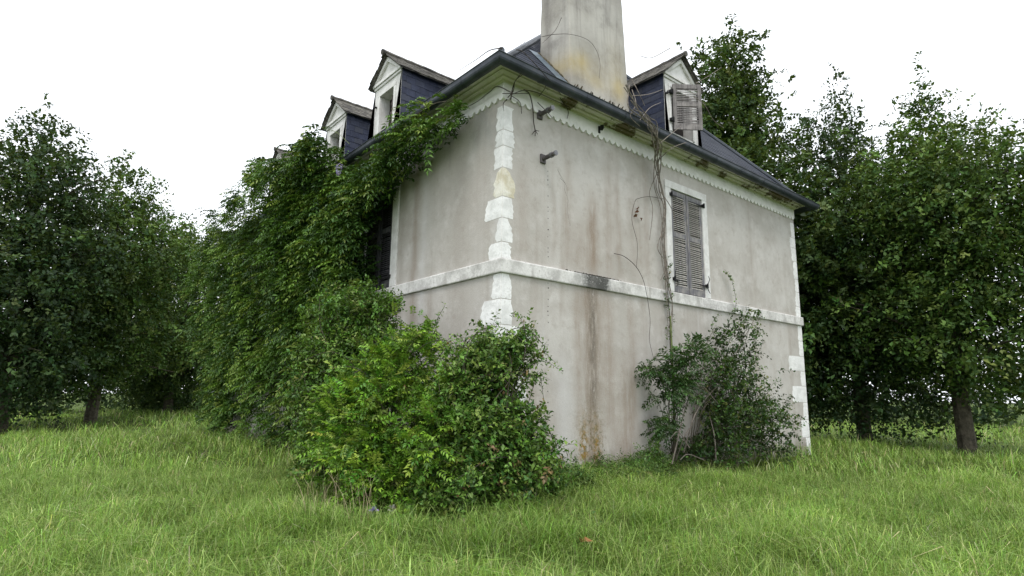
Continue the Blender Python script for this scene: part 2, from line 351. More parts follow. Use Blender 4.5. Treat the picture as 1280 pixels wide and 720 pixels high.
def sweep(name, prof, mat, closed=False, smooth=False):
    """profile of (overhang, z) carried round the four walls with mitred corners"""
    cs = [(-1, HY, -1, 1), (-1, -1, 0, 0), (HX, -1, 1, 0), (HX, HY, 1, 1)]
    v = []; f = []; k = len(prof)
    for cx, cy in ((0, 0), (1, 0), (1, 1), (0, 1)):
        for e, z in prof: v.append(((HX + e) if cx else -e, (HY + e) if cy else -e, z))
    for s in range(4):
        s2 = (s + 1) % 4
        for i in range(k if closed else k - 1):
            i2 = (i + 1) % k; f.append((s * k + i, s2 * k + i, s2 * k + i2, s * k + i2))
    m = MB(); m.v = v; m.f = f; o = m.obj(name, mat, house)
    return o
band = sweep('string_course', [(.001, ZB0), (.036, ZB0 + .006), (.040, ZB0 + .02), (.040, ZB1 - .02), (.034, ZB1 - .004), (.001, ZB1 + .006)], BAND)
sweep('cornice', [(.015, ZF1 - .012), (.044, ZF1), (.050, ZF1 + .022), (.10, ZF1 + .032), (.105, ZF1 + .062), (.18, ZF1 + .075), (.185, ZF1 + .10), (.33, ZF1 + .108), (.33, ZF1 + .13)], CORN)
# scalloped frieze, one board on each wall
def frieze(length, mp):
    per = .15; n = int(length / per); per = length / n; m = MB(); e = -.030
    pts = []
    for i in range(n):
        for k in range(8):
            t = k / 8; pts.append((i * per + t * per, ZF0 + .034 - .055 * math.sin(math.pi * min(1, t / .8)) ** .7 if t < .8 else ZF0 + .045))
    pts.append((length, ZF0 + .03))
    for a, b in zip(pts[:-1], pts[1:]):
        m.quad(mp((a[0], a[1], e)), mp((b[0], b[1], e)), mp((b[0], ZF1, e)), mp((a[0], ZF1, e)))
        m.quad(mp((a[0], a[1], -.0005)), mp((b[0], b[1], -.0005)), mp((b[0], b[1], e)), mp((a[0], a[1], e)))
    m.obj('scalloped_frieze', FRIEZE, house)
frieze(HX + .03, lambda p: mapR((p[0] - .03, p[1], p[2]))); frieze(HY + .03, lambda p: mapL((p[0] - .03, p[1], p[2])))
# half-round gutter
gp = [(.30, ZG - .03)] + [(.385 - .085 * math.cos(math.pi * i / 10), ZG - .035 - .10 * math.sin(math.pi * i / 10) ** .8) for i in range(11)] + [(.472, ZG - .02), (.484, ZG - .008), (.478, ZG), (.462, ZG - .01)] + [(.385 + .075 * math.cos(math.pi * i / 8), ZG - .032 - .085 * math.sin(math.pi * i / 8) ** .8) for i in range(9)]
gut = sweep('gutter', gp, GUT, smooth=True)
for o in (gut,):
    o.data.polygons.foreach_set('use_smooth', [False] * len(o.data.polygons))
# gutter brackets: thin straps under the gutter
m = MB(); st = [(.385 - .092 * math.cos(math.pi * i / 8), ZG - .035 - .108 * math.sin(math.pi * i / 8) ** .8) for i in range(9)]
for (a, b) in zip(st[:-1], st[1:]): m.quad((0, -a[0], a[1]), (.03, -a[0], a[1]), (.03, -b[0], b[1]), (0, -b[0], b[1]))
proto = m.obj('gutter_bracket', GUT, gut)
for u in np.arange(1.35, HX, .95):
    c = proto.copy(); link(c, gut); c.location = (u, 0, 0)
proto.location = (.4, 0, 0)
for v in np.arange(.5, HY, .95):
    c = proto.copy(); link(c, gut); c.rotation_euler = (0, 0, -math.pi / 2); c.location = (0, v, 0)

# quoin stones wrapped round the corner: z0, z1, reach on the long wall, reach on the short wall, roundness, yellow
QS = [(5.215, 5.60, .16, .185, .0, 0), (4.96, 5.21, .18, .225, .25, 0), (4.615, 4.955, .20, .175, .0, 0), (4.17, 4.61, .20, .235, .9, 1), (3.845, 4.165, .42, .205, .3, 0),
      (3.485, 3.84, .14, .20, .6, 0), (3.24, 3.48, .31, .185, .3, 0), (2.65, 3.015, .21, .205, .35, 0), (2.28, 2.645, .47, .215, .2, 0), (1.93, 2.275, .22, .55, .2, 0), (1.58, 1.925, .46, .24, .1, 0), (1.2, 1.575, .22, .5, .1, 0), (.8, 1.195, .48, .22, .1, 0), (.4, .795, .22, .45, .1, 0), (-.05, .395, .5, .22, .1, 0)]
rq = random.Random(5)
def quoin(z0, z1, l, r, rd, yel, mirror=False):
    g = .0035; z0 += g; z1 -= g; n = 9; v = []; f = []
    for i in range(n):
        t = i / (n - 1); z = z0 + (z1 - z0) * t
        k = 1 - rd * .75 * max(0, (t - .35) / .65) ** 2.2 - .06 * max(0, .12 - t) / .12
        jl, jr = rq.uniform(-.03, .02), rq.uniform(-.025, .018)
        L_, R_ = max(.04, l * k + jl), max(.04, r * k + jr)
        ss = [-L_ - .006, -L_, -L_ * .5, -.012, .012, R_ * .5, R_, R_ + .006]
        pr = [-.004, .002, .0045 + rq.uniform(-.0015, .0015), .005, .005, .0045 + rq.uniform(-.0015, .0015), .002, -.004]
        edge = i in (0, n - 1)
        for s, p in zip(ss, pr):
            if edge: p = min(p, .003)
            v.append((-p, -s, z) if s < 0 else (s, -p, z))
            if abs(s) < .02: v[-1] = (-p, -p + .012, z) if s < 0 else (-p + .012, -p, z)
    for i in range(n - 1):
        for k in range(7): a = i * 8 + k; f.append((a, a + 1, a + 9, a + 8))
    f.append(tuple(range(8))); f.append(tuple((n - 1) * 8 + k for k in range(8))[::-1])
    mm = MB(); mm.f = f; mm.v = [(HX - p[0], p[1], p[2]) for p in v] if mirror else v
    o = mm.obj('quoin_stone', QUOINY if yel else QUOIN, wallR); return o
for q in QS: quoin(*q)
for q in QS: quoin(q[0], q[1], q[2], q[3] * rq.uniform(.8, 1.5), q[4] * .4, 0, True)

# ---- window surrounds and louvred shutters
def surround(w, mp, s=.175, top=.15):
    u0, u1, z0, z1 = w; m = MB(); e = -.028; g = .002
    for a, b in (((u0 - s, z0), (u0, z1)), ((u1, z0), (u1 + s, z1)), ((u0 - s, z1 + g), (u1 + s, z1 + top))):
        p = [(a[0], a[1], e), (b[0], a[1], e), (b[0], a[1], .10), (a[0], a[1], .10), (a[0], b[1], e), (b[0], b[1], e), (b[0], b[1], .10), (a[0], b[1], .10)]
        m.hexa([mp(q) for q in p])
    return m.obj('window_surround', WHITE, house, bevel=.005)
def slat_mesh(name, w, mat, h=.036):
    m = MB(); d, t = .036, .010       # a sloping blade, higher at the back
    m.hexa([(0, -d / 2, -h / 2), (w, -d / 2, -h / 2), (w, d / 2, h / 2 - t), (0, d / 2, h / 2 - t), (0, -d / 2, -h / 2 + t), (w, -d / 2, -h / 2 + t), (w, d / 2, h / 2), (0, d / 2, h / 2)])
    o = m.obj(name, mat); me = o.data; bpy.data.objects.remove(o); return me
def shutter(origin, rotz, w, h, mat, slm, n1, n2, label=None, broken=()):
    """louvred leaf: local x across, z up, outside towards -y"""
    root = bpy.data.objects.new('shutter', None); link(root, house); root.location = origin; root.rotation_euler = (0, 0, rotz)
    st, rl, th = .075, .10, .036; mid = h * .56
    for a, b, nm in (((0, -th / 2, 0), (st, th / 2, h), 'stile'), ((w - st, -th / 2, 0), (w, th / 2, h), 'stile'), ((st + .001, -th / 2 + .003, 0), (w - st - .001, th / 2 - .003, rl * 1.25), 'rail'),
                     ((st + .001, -th / 2 + .003, mid - rl * .5), (w - st - .001, th / 2 - .003, mid + rl * .5), 'rail'), ((st + .001, -th / 2 + .003, h - rl), (w - st - .001, th / 2 - .003, h), 'rail')):
        m = MB(); m.box(a, b); m.obj(nm, mat, root, bevel=.004)
    me = slat_mesh('slat', w - 2 * st + .008, slm, .036 if not broken else .046); rr = random.Random(int(w * 1000 + h * 77))
    k = 0
    for za, zb, n in ((rl * 1.25, mid - rl * .5, n1), (mid + rl * .5, h - rl, n2)):
        for i in range(n):
            k += 1
            if k in broken: continue
            o = bpy.data.objects.new('slat', me); link(o, root); o.location = (st - .004, rr.uniform(-.002, .002), za + (i + .5) * (zb - za) / n)
            o.rotation_euler = (rr.gauss(0, .05), rr.gauss(0, .012), 0)
            if broken and rr.random() < .25: o.rotation_euler = (rr.gauss(0, .3), rr.gauss(0, .06), 0)
    return root
surround(WIN_R, mapR)
hw = (WIN_R[1] - WIN_R[0]) / 2; hh = WIN_R[3] - WIN_R[2] - .02
for i in (0, 1): shutter((WIN_R[0] + .004 + i * hw, .012, WIN_R[2] + .01), 0, hw - .008, hh, SHUT, SLAT, 24, 19)
# the meeting bead between the leaves, hinges and stays
m = MB(); m.box((WIN_R[0] + hw - .02, -.022, WIN_R[2] + .02), (WIN_R[0] + hw + .02, -.0085, WIN_R[3] - .02)); m.obj('shutter_bead', SHUT, house, bevel=.004)
def hinge(p, mp, sgn, stay=False):
    m = MB(); u, z = p
    m.box((-.035 * 1, -.055, -.03), (.035, -.024, .03)); m.box((-.012, -.075, -.05), (.012, -.052, .05)); m.box((min(0, sgn * .2), -.031, -.014), (max(0, sgn * .2), -.020, .014))
    if stay: m.tube([(0, -.06, 0), (sgn * .05, -.085, -.05), (sgn * .02, -.10, -.13), (-sgn * .03, -.09, -.15)], .009, .007); m.tube([(0, -.06, .02), (-sgn * .03, -.09, .13), (sgn * .01, -.095, .19)], .008, .006)
    m.obj('shutter_hinge', IRON, house, xf=lambda q: mp((q[0] + u, q[2] + z, q[1])))
for u, s in ((WIN_R[0] - .015, 1), (WIN_R[1] + .015, -1)):
    hinge((u, WIN_R[3] - .13), mapR, s); hinge((u, WIN_R[2] + .24), mapR, s, True)
for w in WIN_L:
    surround(w, mapL, .215)
    hw2 = (w[1] - w[0]) / 2
    for i in (0, 1): shutter((.012, w[1] - .004 - i * hw2, w[2] + .01), -math.pi / 2, hw2 - .008, hh, SHUTD, SHUTD, 24, 19)
    hinge((w[0] - .01, w[3] - .2), mapL, 1); hinge((w[0] - .01, w[2] + .2), mapL, 1)

# ---- main roof: four hipped planes with slates laid in courses
zr = ZE + SL_ * (HX / 2 + EV); yh = (zr - ZE) / SR_ - EV
A = (-EV, -EV, ZE); B = (HX + EV, -EV, ZE); C = (HX + EV, HY + EV, ZE); D = (-EV, HY + EV, ZE); R1 = (HX / 2, yh, zr); R2 = (HX / 2, HY - yh, zr)
m = MB(); m.quad(A, R1, R2, D); m.tri(A, B, R1); m.quad(B, C, R2, R1); m.tri(D, R2, C)
roof = m.obj('roof', SLATE, house)
def course_slates(org, ud, sd, nrm, ulen, slen, inside, name, mat, parent, w=.22, ex=.15, th=.008, seed=1):
    rr = np.random.default_rng(seed); org, ud, sd, nrm = (np.asarray(a, float) for a in (org, ud, sd, nrm)); V = []; T = []; k = 0
    for j in range(int(slen / ex)):
        for i in range(int(ulen / w) + 1):
            u = i * w + (w / 2 if j % 2 else 0); s = j * ex
            if not inside(u, s + ex / 2): continue
            jt = rr.uniform(-.004, .004, 4); lift = .012 + rr.uniform(0, .006)
            q = [(u - w / 2 + .003, s + jt[0], lift), (u + w / 2 - .003, s + jt[1], lift), (u + w / 2 - .003, s + ex * 1.3, .003), (u - w / 2 + .003, s + ex * 1.3, .003)]
            top = [org + ud * a + sd * b + nrm * c for a, b, c in q]; bot = [org + ud * a + sd * b + nrm * (c - th) for a, b, c in q[:2]]
            V += top + bot; b0 = k * 6; T += [(b0, b0 + 1, b0 + 2), (b0, b0 + 2, b0 + 3), (b0, b0 + 4, b0 + 5), (b0, b0 + 5, b0 + 1)]; k += 1
    o = np_obj(name, np.array(V), np.array(T), mat, parent); o['kind'] = 'stuff'; return o
sl1 = math.hypot(1, SR_); slen = (zr - ZE) / SR_ * sl1
course_slates(A, (1, 0, 0), (0, 1 / sl1, SR_ / sl1), (0, -SR_ / sl1, 1 / sl1), HX + 2 * EV, slen, lambda u, s: (s / slen) * (HX / 2 + EV) < u < HX + 2 * EV - (s / slen) * (HX / 2 + EV), 'roof_slates', SLATE, roof)
sl2 = math.hypot(1, SL_); slen2 = (zr - ZE) / SL_ * sl2
course_slates(A, (0, 1, 0), (1 / sl2, 0, SL_ / sl2), (-SL_ / sl2, 0, 1 / sl2), HY + 2 * EV, slen2, lambda u, s: (s / slen2) * (yh + EV) < u < HY + 2 * EV - (s / slen2) * (yh + EV), 'roof_slates', SLATE, roof, seed=2)
for a, b in ((A, R1), (B, R1), (R1, R2), (D, R2), (C, R2)):
    m = MB(); a, b = np.array(a), np.array(b); m.tube([a + (b - a) * t + np.array((0, 0, .03)) for t in np.linspace(0.01, 1, 12)], .055, .055, 7); m.obj('hip_capping', GUT, roof)
# hip finial at the corner: a pierced zinc leaf with a rolled head
m = MB(); fx = np.array((-.30, -.30, ZG - .03)); q = np.array((.7071, -.7071, 0)); n_ = np.array((-.7071, -.7071, 0)) * .5
prf = [(-.10, 0), (-.085, .06), (-.075, .12), (-.05, .15), (-.045, .20), (-.02, .235), (.02, .235), (.05, .20), (.05, .15), (.085, .11), (.09, .05), (.13, 0)]
def fp(a, d): return tuple(fx + q * a[0] + np.array((0, 0, a[1])) - n_ * d)
k = len(prf); m.v = [fp(a, 0) for a in prf] + [fp((a[0] * .9, a[1]), .12) for a in prf]; m.f = [tuple(range(k)), tuple(range(2 * k - 1, k - 1, -1))] + [(i, i + k, (i + 1) % k + k, (i + 1) % k) for i in range(k)]
fin = m.obj('hip_finial', GUT, roof, bevel=.006)
m = MB()
for c_ in ((.0, .205), (.055, .125), (-.04, .11)): m.tube([np.array(fp(c_, -.004)), np.array(fp(c_, -.016))], .020, .016, 8)
m.obj('finial_boss', LEAD, fin)

# ---- chimney
def chimney():
    x0, x1, y0, y1, zb, zt = 1.47, 3.03, .02, .82, 6.2, 11.6; v = []; f = []; rb = .035; ns = 5
    rows = np.linspace(zb, zt, 22); rg = np.random.default_rng(3)
    def ring(z):
        t = z - 6.5; a0, a1, b0, b1 = x0 + .005 * t, x1 - .038 * t, y0 + .02 * t, y1 - .02 * t; p = []
        for cx, cy, g0 in ((a0 + rb, b0 + rb, 180), (a1 - rb, b0 + rb, 270), (a1 - rb, b1 - rb, 0), (a0 + rb, b1 - rb, 90)):
            for k in range(ns): g = math.radians(g0 + 90 * k / (ns - 1)); p.append((cx + rb * math.cos(g), cy + rb * math.sin(g)))
        return p
    n = 4 * ns
    for z in rows: v += [(x + rg.uniform(-.006, .006), y + rg.uniform(-.006, .006), z) for x, y in ring(z)]
    for i in range(len(rows) - 1):
        for k in range(n): f.append((i * n + k, i * n + (k + 1) % n, (i + 1) * n + (k + 1) % n, (i + 1) * n + k))
    f.append(tuple((len(rows) - 1) * n + k for k in range(n)))
    m = MB(); m.v = v; m.f = f; ch = m.obj('chimney', CHIM, house, smooth=True)
    m = MB(); m.box((x0 - .04, y0 + .03, zt), (x1 - .24, y1 - .02, zt + .14)); m.obj('chimney_cap', CHIM, ch, bevel=.015)
    for xx in (1.85, 2.25): m = MB(); m.tube([(xx, .42, zt + .14), (xx, .42, zt + .55)], .14, .11, 12); m.obj('chimney_pot', mat_plain('terracotta', (.30, .13, .07)), ch)
    # mortar fillet and debris round the foot
    m = MB(); rr = random.Random(4)
    for i in range(60):
        t = i / 59; u = x0 - .05 + (x1 - x0 + .1) * t; z = ZE + (EV + .0) * SR_ + rr.uniform(-.05, .05); r = rr.uniform(.010, .022)
        m.tube([(u - r, -.03 + rr.uniform(-.05, .02), z - .03), (u, -.05 + rr.uniform(-.05, .02), z + r), (u + r, -.03, z - .02)], r * .8, r * .5, 6)
    for i in range(26):
        t = i / 25; y = y0 + (y1 - y0) * t; z = ZE + (y + EV) * SR_; r = rr.uniform(.02, .045)
        m.tube([(x0 - .02, y - r, z - r), (x0 - .03, y, z + r), (x0 - .02, y + r, z + r)], r, r * .7, 6)
    o = m.obj('mortar_fillet', MOSS, ch, smooth=True); o['kind'] = 'stuff'
    m = MB()
    yy0, yy1 = -.22, .8
    for (a, b) in ((x0 - .26, x0 - .004),): m.quad((a, yy0, ZE + (yy0 + EV) * SR_ + .035), (b, yy0, ZE + (yy0 + EV) * SR_ + .06), (b, yy1, ZE + (yy1 + EV) * SR_ + .06), (a, yy1, ZE + (yy1 + EV) * SR_ + .035))
    m.obj('lead_flashing', mat_plain('bluish_lead', (.13, .17, .21), .45, .4), ch)
chimney()

# ---- dormers
SLATE_ME = None
def dormer(side, c, w, z_e, z_a, d0=0.0, opening=None, inner=True, vis=+1, far=False):
    slope = SL_ if side == 'L' else SR_
    mp = (lambda p: (p[1], c - p[0], p[2])) if side == 'L' else (lambda p: (c + p[0], p[1], p[2]))
    zr0 = ZE + (d0 + EV) * slope - .25; h = w / 2; o0, o1, oz0, oz1 = opening
    roofd = lambda z: (z - ZE) / slope - EV                     # depth where the main roof reaches z
    # front wall with its opening
    m = MB(); D1 = d0 + .16
    us = [-h, o0, o1, h]; zs = [zr0, oz0, oz1, z_e]
    for i in range(3):
        for j in range(3):
            if i == 1 and j == 1: continue
            m.quad(*[(a, d0, b) for a, b in ((us[i], zs[j]), (us[i + 1], zs[j]), (us[i + 1], zs[j + 1]), (us[i], zs[j + 1]))])
    cs = [(o0, oz0), (o1, oz0), (o1, oz1), (o0, oz1)]
    for k in range(4): a, b = cs[k], cs[(k + 1) % 4]; m.quad((a[0], d0, a[1]), (b[0], d0, b[1]), (b[0], D1 + .06, b[1]), (a[0], D1 + .06, a[1]))
    m.tri((-h, d0, z_e), (h, d0, z_e), (0, d0, z_a - .02))
    fr = m.obj('dormer_front', WHITE, house, xf=mp)
    # architrave, lintel moulding and pediment mouldings, proud of the front
    def piece(nm, polys, e0, e1, bev=.004):
        m = MB()
        for pl in polys: m.hexa([(a, d0 - e0, b) for a, b in pl] + [(a, d0 - e1, b) for a, b in pl])
        return m.obj(nm, WHITE, fr, bevel=bev, xf=mp)
    aw = .075
    piece('architrave', [[(o0 - aw, oz0), (o0 - .001, oz0), (o0 - .001, oz1), (o0 - aw, oz1)], [(o1 + .001, oz0), (o1 + aw, oz0), (o1 + aw, oz1), (o1 + .001, oz1)], [(o0 - aw, oz1 + .002), (o1 + aw, oz1 + .002), (o1 + aw, oz1 + aw), (o0 - aw, oz1 + aw)]], -.001, .022)
    piece('pediment_cornice', [[(-h - .02, z_e - .03), (h + .02, z_e - .03), (h + .02, z_e + .035), (-h - .02, z_e + .035)]], -.001, .055)
    piece('pediment_cornice', [[(-h, z_e - .085), (h, z_e - .085), (h, z_e - .032), (-h, z_e - .032)]], -.001, .028)
    for s in (-1, 1):
        piece('raking_moulding', [[(s * (h + .03), z_e + .037), (s * (h - .10), z_e + .037), (s * .002, z_a - .115), (s * .002, z_a - .015)]], -.002, .05)
    # window: frame, dark sheet painted as the unlit room, boarded leaf
    m = MB(); bx = [(o0 - .1, D1 + .3), (o1 + .1, D1 + .3)]
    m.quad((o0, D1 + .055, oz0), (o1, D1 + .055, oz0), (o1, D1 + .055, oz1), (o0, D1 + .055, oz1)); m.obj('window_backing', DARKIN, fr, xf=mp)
    if inner:
        mid = o0 + (o1 - o0) * .42
        for k in range(4):
            a = mid + k * (o1 - mid) / 4; b = mid + (k + 1) * (o1 - mid) / 4 - .006
            m = MB(); m.hexa([(a, D1 - .03, oz0), (b, D1 - .03, oz0), (b, D1, oz0), (a, D1, oz0), (a, D1 - .03, oz1 - .03), (b, D1 - .03, oz1 - .03), (b, D1, oz1 - .03), (a, D1, oz1 - .03)]); m.obj('board', BOARD, fr, bevel=.003, xf=mp)
        for zz in (oz0 + .2, (oz0 + oz1) / 2, oz1 - .25):
            m = MB(); m.hexa([(mid, D1 - .05, zz), (o1 - .01, D1 - .05, zz), (o1 - .01, D1 - .031, zz), (mid, D1 - .031, zz), (mid, D1 - .05, zz + .07), (o1 - .01, D1 - .05, zz + .07), (o1 - .01, D1 - .031, zz + .07), (mid, D1 - .031, zz + .07)]); m.obj('batten', BOARD, fr, bevel=.003, xf=mp)
    m = MB(); m.tube([(o0 - .16, d0 + .01, oz1 - .18), (o0 - .16, d0 - .06, oz1 - .18)], .022, .022, 8); m.tube([(o0 - .16, d0 - .045, oz1 - .21), (o0 - .16, d0 - .045, oz1 - .14)], .012, .012, 6); m.obj('shutter_pin', IRON, fr, xf=mp)
    # cheeks
    dz = roofd(z_e)
    for s in (-1, 1):
        m = MB(); a0 = s * (h - .012); a1 = s * h
        m.v = [(a, d, z) for a in (a0, a1) for d, z in ((d0 + .002, zr0), (d0 + .002, z_e), (dz + .1, z_e), (roofd(zr0) + .1, zr0))]; m.f = [(0, 1, 2, 3), (7, 6, 5, 4), (0, 4, 5, 1), (1, 5, 6, 2), (2, 6, 7, 3), (3, 7, 4, 0)]
        ck = m.obj('dormer_cheek', SLATE, house, xf=mp)
        if s != vis: continue
        rr = random.Random(int(c * 100)); W_, E_ = .21, .135; jrow = 0; z = zr0 + .22
        while z < z_e - .02:
            d = d0 + (.0 if jrow % 2 else -W_ / 2)
            while d < roofd(z) + .12:
                dl, dr = max(d, d0 + .004), d + W_ - .004
                if dr > dl + .03:
                    zt = min(z + E_ * 1.25, z_e - .004); g = rr.uniform(-.009, .009); lf = .013 + rr.uniform(0, .005)
                    m = MB(); y0_, y1_ = s * (h + lf), s * (h + .002)
                    m.v = [(y0_, dl, z + g), (y0_, dr, z + g), (y0_ * .5 + y1_ * .5, dr, zt), (y0_ * .5 + y1_ * .5, dl, zt), (y1_, dl, z + g), (y1_, dr, z + g), (y1_, dr, zt), (y1_, dl, zt)]
                    m.f = [(0, 1, 2, 3), (4, 7, 6, 5), (0, 4, 5, 1), (1, 5, 6, 2), (2, 6, 7, 3), (3, 7, 4, 0)]; m.obj('slate', SLATE, ck, xf=mp)
                d += W_
            z += E_; jrow += 1
    # little gabled roof with lichened slates, ragged verge and rolled ridge
    rr = random.Random(int(c * 10) + 3); ov, ev = .10, .09; rise = (z_a - z_e); sl = rise / h
    for s in (-1, 1):
        m = MB(); ze2 = z_e - ev * sl
        def P(a, d, dz): return (s * a, d, z_a - a * sl + dz)
        db = lambda a: roofd(z_a - a * sl) + .15
        m.v = [P(0.002, d0 - ov, .02), P(h + ev, d0 - ov, .02), P(h + ev, db(h + ev), .02), P(0.002, db(0), .02), P(0.002, d0 - ov, .05), P(h + ev, d0 - ov, .05), P(h + ev, db(h + ev), .05), P(0.002, db(0), .05)]
        m.f = [(0, 1, 2, 3), (4, 7, 6, 5), (0, 4, 5, 1), (1, 5, 6, 2), (2, 6, 7, 3), (3, 7, 4, 0)]; rf = m.obj('dormer_roof', OLD, house, xf=mp)
        m = MB(); ln = math.hypot(h + ev, (h + ev) * sl); nr = 6
        for j in range(nr):
            a_lo = (h + ev + .02) * (1 - j / nr); a_hi = max(.0, (h + ev + .02) * (1 - (j + 1.25) / nr)); d = d0 - ov - .015 - rr.uniform(0, .03)
            while d < db((a_lo + a_hi) / 2) - .05:
                wd = rr.uniform(.13, .19); g = rr.uniform(-.012, .012); tz = .062 + rr.uniform(0, .014); q = [P(a_lo + g, d, tz), P(a_lo + g, d + wd - .006, tz), P(a_hi, d + wd - .006, .056), P(a_hi, d, .056)]
                q2 = [P(a_lo + g, d, tz - .012), P(a_lo + g, d + wd - .006, tz - .012), P(a_hi, d + wd - .006, .05), P(a_hi, d, .05)]
                m.hexa(q2 + q); d += wd
        o = m.obj('roof_slates', OLD, rf, xf=mp); o['kind'] = 'stuff'
        if s == 1:
            m = MB(); pts = [(0, d, z_a + .055 + rr.uniform(-.008, .008)) for d in np.arange(d0 - ov - .06, db(0), .11)]; m.tube(pts, .05, .045, 7); m.tube([(0, d0 - ov - .075, z_a + .05), (0, d0 - ov - .03, z_a + .055)], .062, .06, 8); m.obj('ridge_tile', OLD, rf, xf=mp)
    return fr
dormer('L', 3.77, 1.12, 7.655, 8.13, opening=(-.30, .28, 6.45, 7.36), vis=1)
dormer('L', 6.29, 1.12, 7.655, 8.13, opening=(-.30, .28, 6.45, 7.36), vis=1)
dormer('L', 10.25, 1.12, 7.655, 8.13, opening=(-.30, .28, 6.45, 7.36), vis=1)
dormer('R', 4.68, 1.16, 7.70, 8.22, opening=(-.36, .36, 6.5, 7.45), inner=False, vis=-1)
shutter((4.68 - .37, -.055, 6.52), -math.radians(38), .58, .98, SHUTG, SHUTG, 10, 8, broken=(16,))
for zz in (6.72, 7.32):
    m = MB(); m.box((4.68 - .46, -.085, zz - .03), (4.68 - .38, -.024, zz + .03)); m.box((4.68 - .42, -.10, zz - .05), (4.68 - .395, -.06, zz + .05)); m.obj('shutter_hinge', IRON, house)

# hairline cracks in the plaster
CRACK = mat_plain('dark_crack_plaster', (.12, .105, .095), .95)  # dark plaster tone of the crack lines
for path in (((697, 212), (701, 220), (706, 229), (706, 238), (710, 250), (709, 262), (713, 283)), ((700, 222), (708, 232), (709, 243)), ((648, 470), (660, 474), (676, 470), (690, 476))):
    m = MB(); m.tube(smoothpath([hitR(a, b, -.0004) for a, b in path], 6), .0022, .0010, 4); m.obj('crack', CRACK, wallR)
# moss along the top of the band over the stain
m = MB(); rr = random.Random(14)
for i in range(170):
    u = rr.gauss(1.95, .26); r = rr.uniform(.003, .011); m.tube([(u - r, -.03 + rr.uniform(0, .02), ZB1 - .004), (u, -.024, ZB1 + r * 1.2), (u + r * 1.2, -.028, ZB1 - .002)], r, r * .5, 5)
o = m.obj('moss', mat_plain('dark_moss', (.035, .035, .025), .95, var=.5, sc=30), band, smooth=True); o['kind'] = 'stuff'
# ---- pipe stubs, hook, holes, cable
def pipe_stub(px, py, label):
    q = hitR(px, py); root = empty('pipe_stub', (q[0], 0, q[2])); tag(root, label, 'pipe', 'capped pipe stubs on the side wall')
    m = MB(); m.box((-.055, -.03, -.075), (.055, .002, .075)); m.obj('wall_plate', PIPE, root, bevel=.008)
    m = MB(); m.tube([(0, -.025, .0), (.0, -.30, .01)], .036, .034, 10); m.obj('pipe', PIPE, root, smooth=False)
    m = MB(); m.tube([(0, -.19, .005), (0, -.23, .007)], .045, .045, 10); m.tube([(0, -.29, .01), (0, -.312, .01)], .042, .042, 10); m.obj('collar', LEAD, root)
pipe_stub(674, 144, 'short dark pipe stub under the scalloped frieze, upper of two')
pipe_stub(678, 199, 'short grey pipe stub on a square plate, lower of two on plaster')
q = hitR(747, 163)
m = MB(); m.box((-.02, -.045, -.06), (.02, -.023, .06)); m.tube([(0, -.04, .05), (0, -.13, .05), (0, -.14, .0), (0, -.10, -.03)], .014, .012, 6); m.tube([(.0, -.09, -.02), (0, -.09, .06)], .03, .025, 7)
ho = m.obj('wall_hook', IRON); ho.location = (q[0], 0, q[2]); tag(ho, 'small black iron hook on the white scalloped frieze', 'hook')
m = MB(); rr = random.Random(8); yy = 214
while yy < 520:
    p = hitR(685 + rr.uniform(-.4, .4), yy); r = rr.choice((.006, .007, .010)); m.tube([(p[0], .004, p[2]), (p[0], -.004, p[2])], r, r, 6); yy += rr.choice((5, 6, 9, 14, 22))
o = m.obj('nail_holes', IRON, wallR); o['kind'] = 'stuff'  # small dark discs standing in for nail holes
m = MB(); pts = [hitR(x, y, Y) for x, y, Y in ((655, 112, -.25), (662, 118, -.12), (666, 135, -.05), (667, 152, -.04), (669, 163, -.05))]; m.tube(smoothpath(pts), .010, .008, 6)
for dx, dy in ((-4, 5), (3, 5), (0, 7), (5, 1)): m.tube([hitR(669, 163, -.05), hitR(669 + dx, 163 + dy, -.07)], .008, .005, 5)
tag(m.obj('cable', TWIGD), 'frayed grey cable end hanging from the cornice by the upper pipe', 'cable')

# ------------------------------------------------------------------ foliage machinery
def unit(a): return a / (np.linalg.norm(a, axis=-1, keepdims=True) + 1e-9)
def leaves2(O, D, N, L, Wd, fold=.12):
    """one leaf folded along its rib (4 vertices, 2 triangles) per row"""
    n = len(O); S = unit(np.cross(D, N)); N = np.cross(S, D); L = L[:, None]; Wd = Wd[:, None]; V = np.empty((n, 4, 3))
    V[:, 0] = O; V[:, 1] = O + D * L * .42 + S * Wd * .5 + N * L * fold; V[:, 2] = O + D * L - N * L * .08; V[:, 3] = O + D * L * .42 - S * Wd * .5 + N * L * fold
    b = (np.arange(n) * 4)[:, None]; return V.reshape(-1, 3), np.concatenate([b + np.array([[0, 1, 2]]), b + np.array([[0, 2, 3]])])
def leaves_mesh(O, D, N, L, Wd, fold=.12, droop=.12):
    """one folded pointed leaf (5 vertices, 4 triangles) per row"""
    n = len(O); S = unit(np.cross(D, N)); N = np.cross(S, D); L = L[:, None]; Wd = Wd[:, None]
    V = np.empty((n, 5, 3)); V[:, 0] = O; V[:, 1] = O + D * L * .45 + S * Wd * .5 + N * L * fold; V[:, 2] = O + D * L * .5 - N * L * .02; V[:, 3] = O + D * L * .45 - S * Wd * .5 + N * L * fold; V[:, 4] = O + D * L - N * L * droop
    b = (np.arange(n) * 5)[:, None]
    T = np.concatenate([b + np.array([[0, 1, 2]]), b + np.array([[0, 2, 3]]), b + np.array([[1, 4, 2]]), b + np.array([[2, 4, 3]])])
    return V.reshape(-1, 3), T
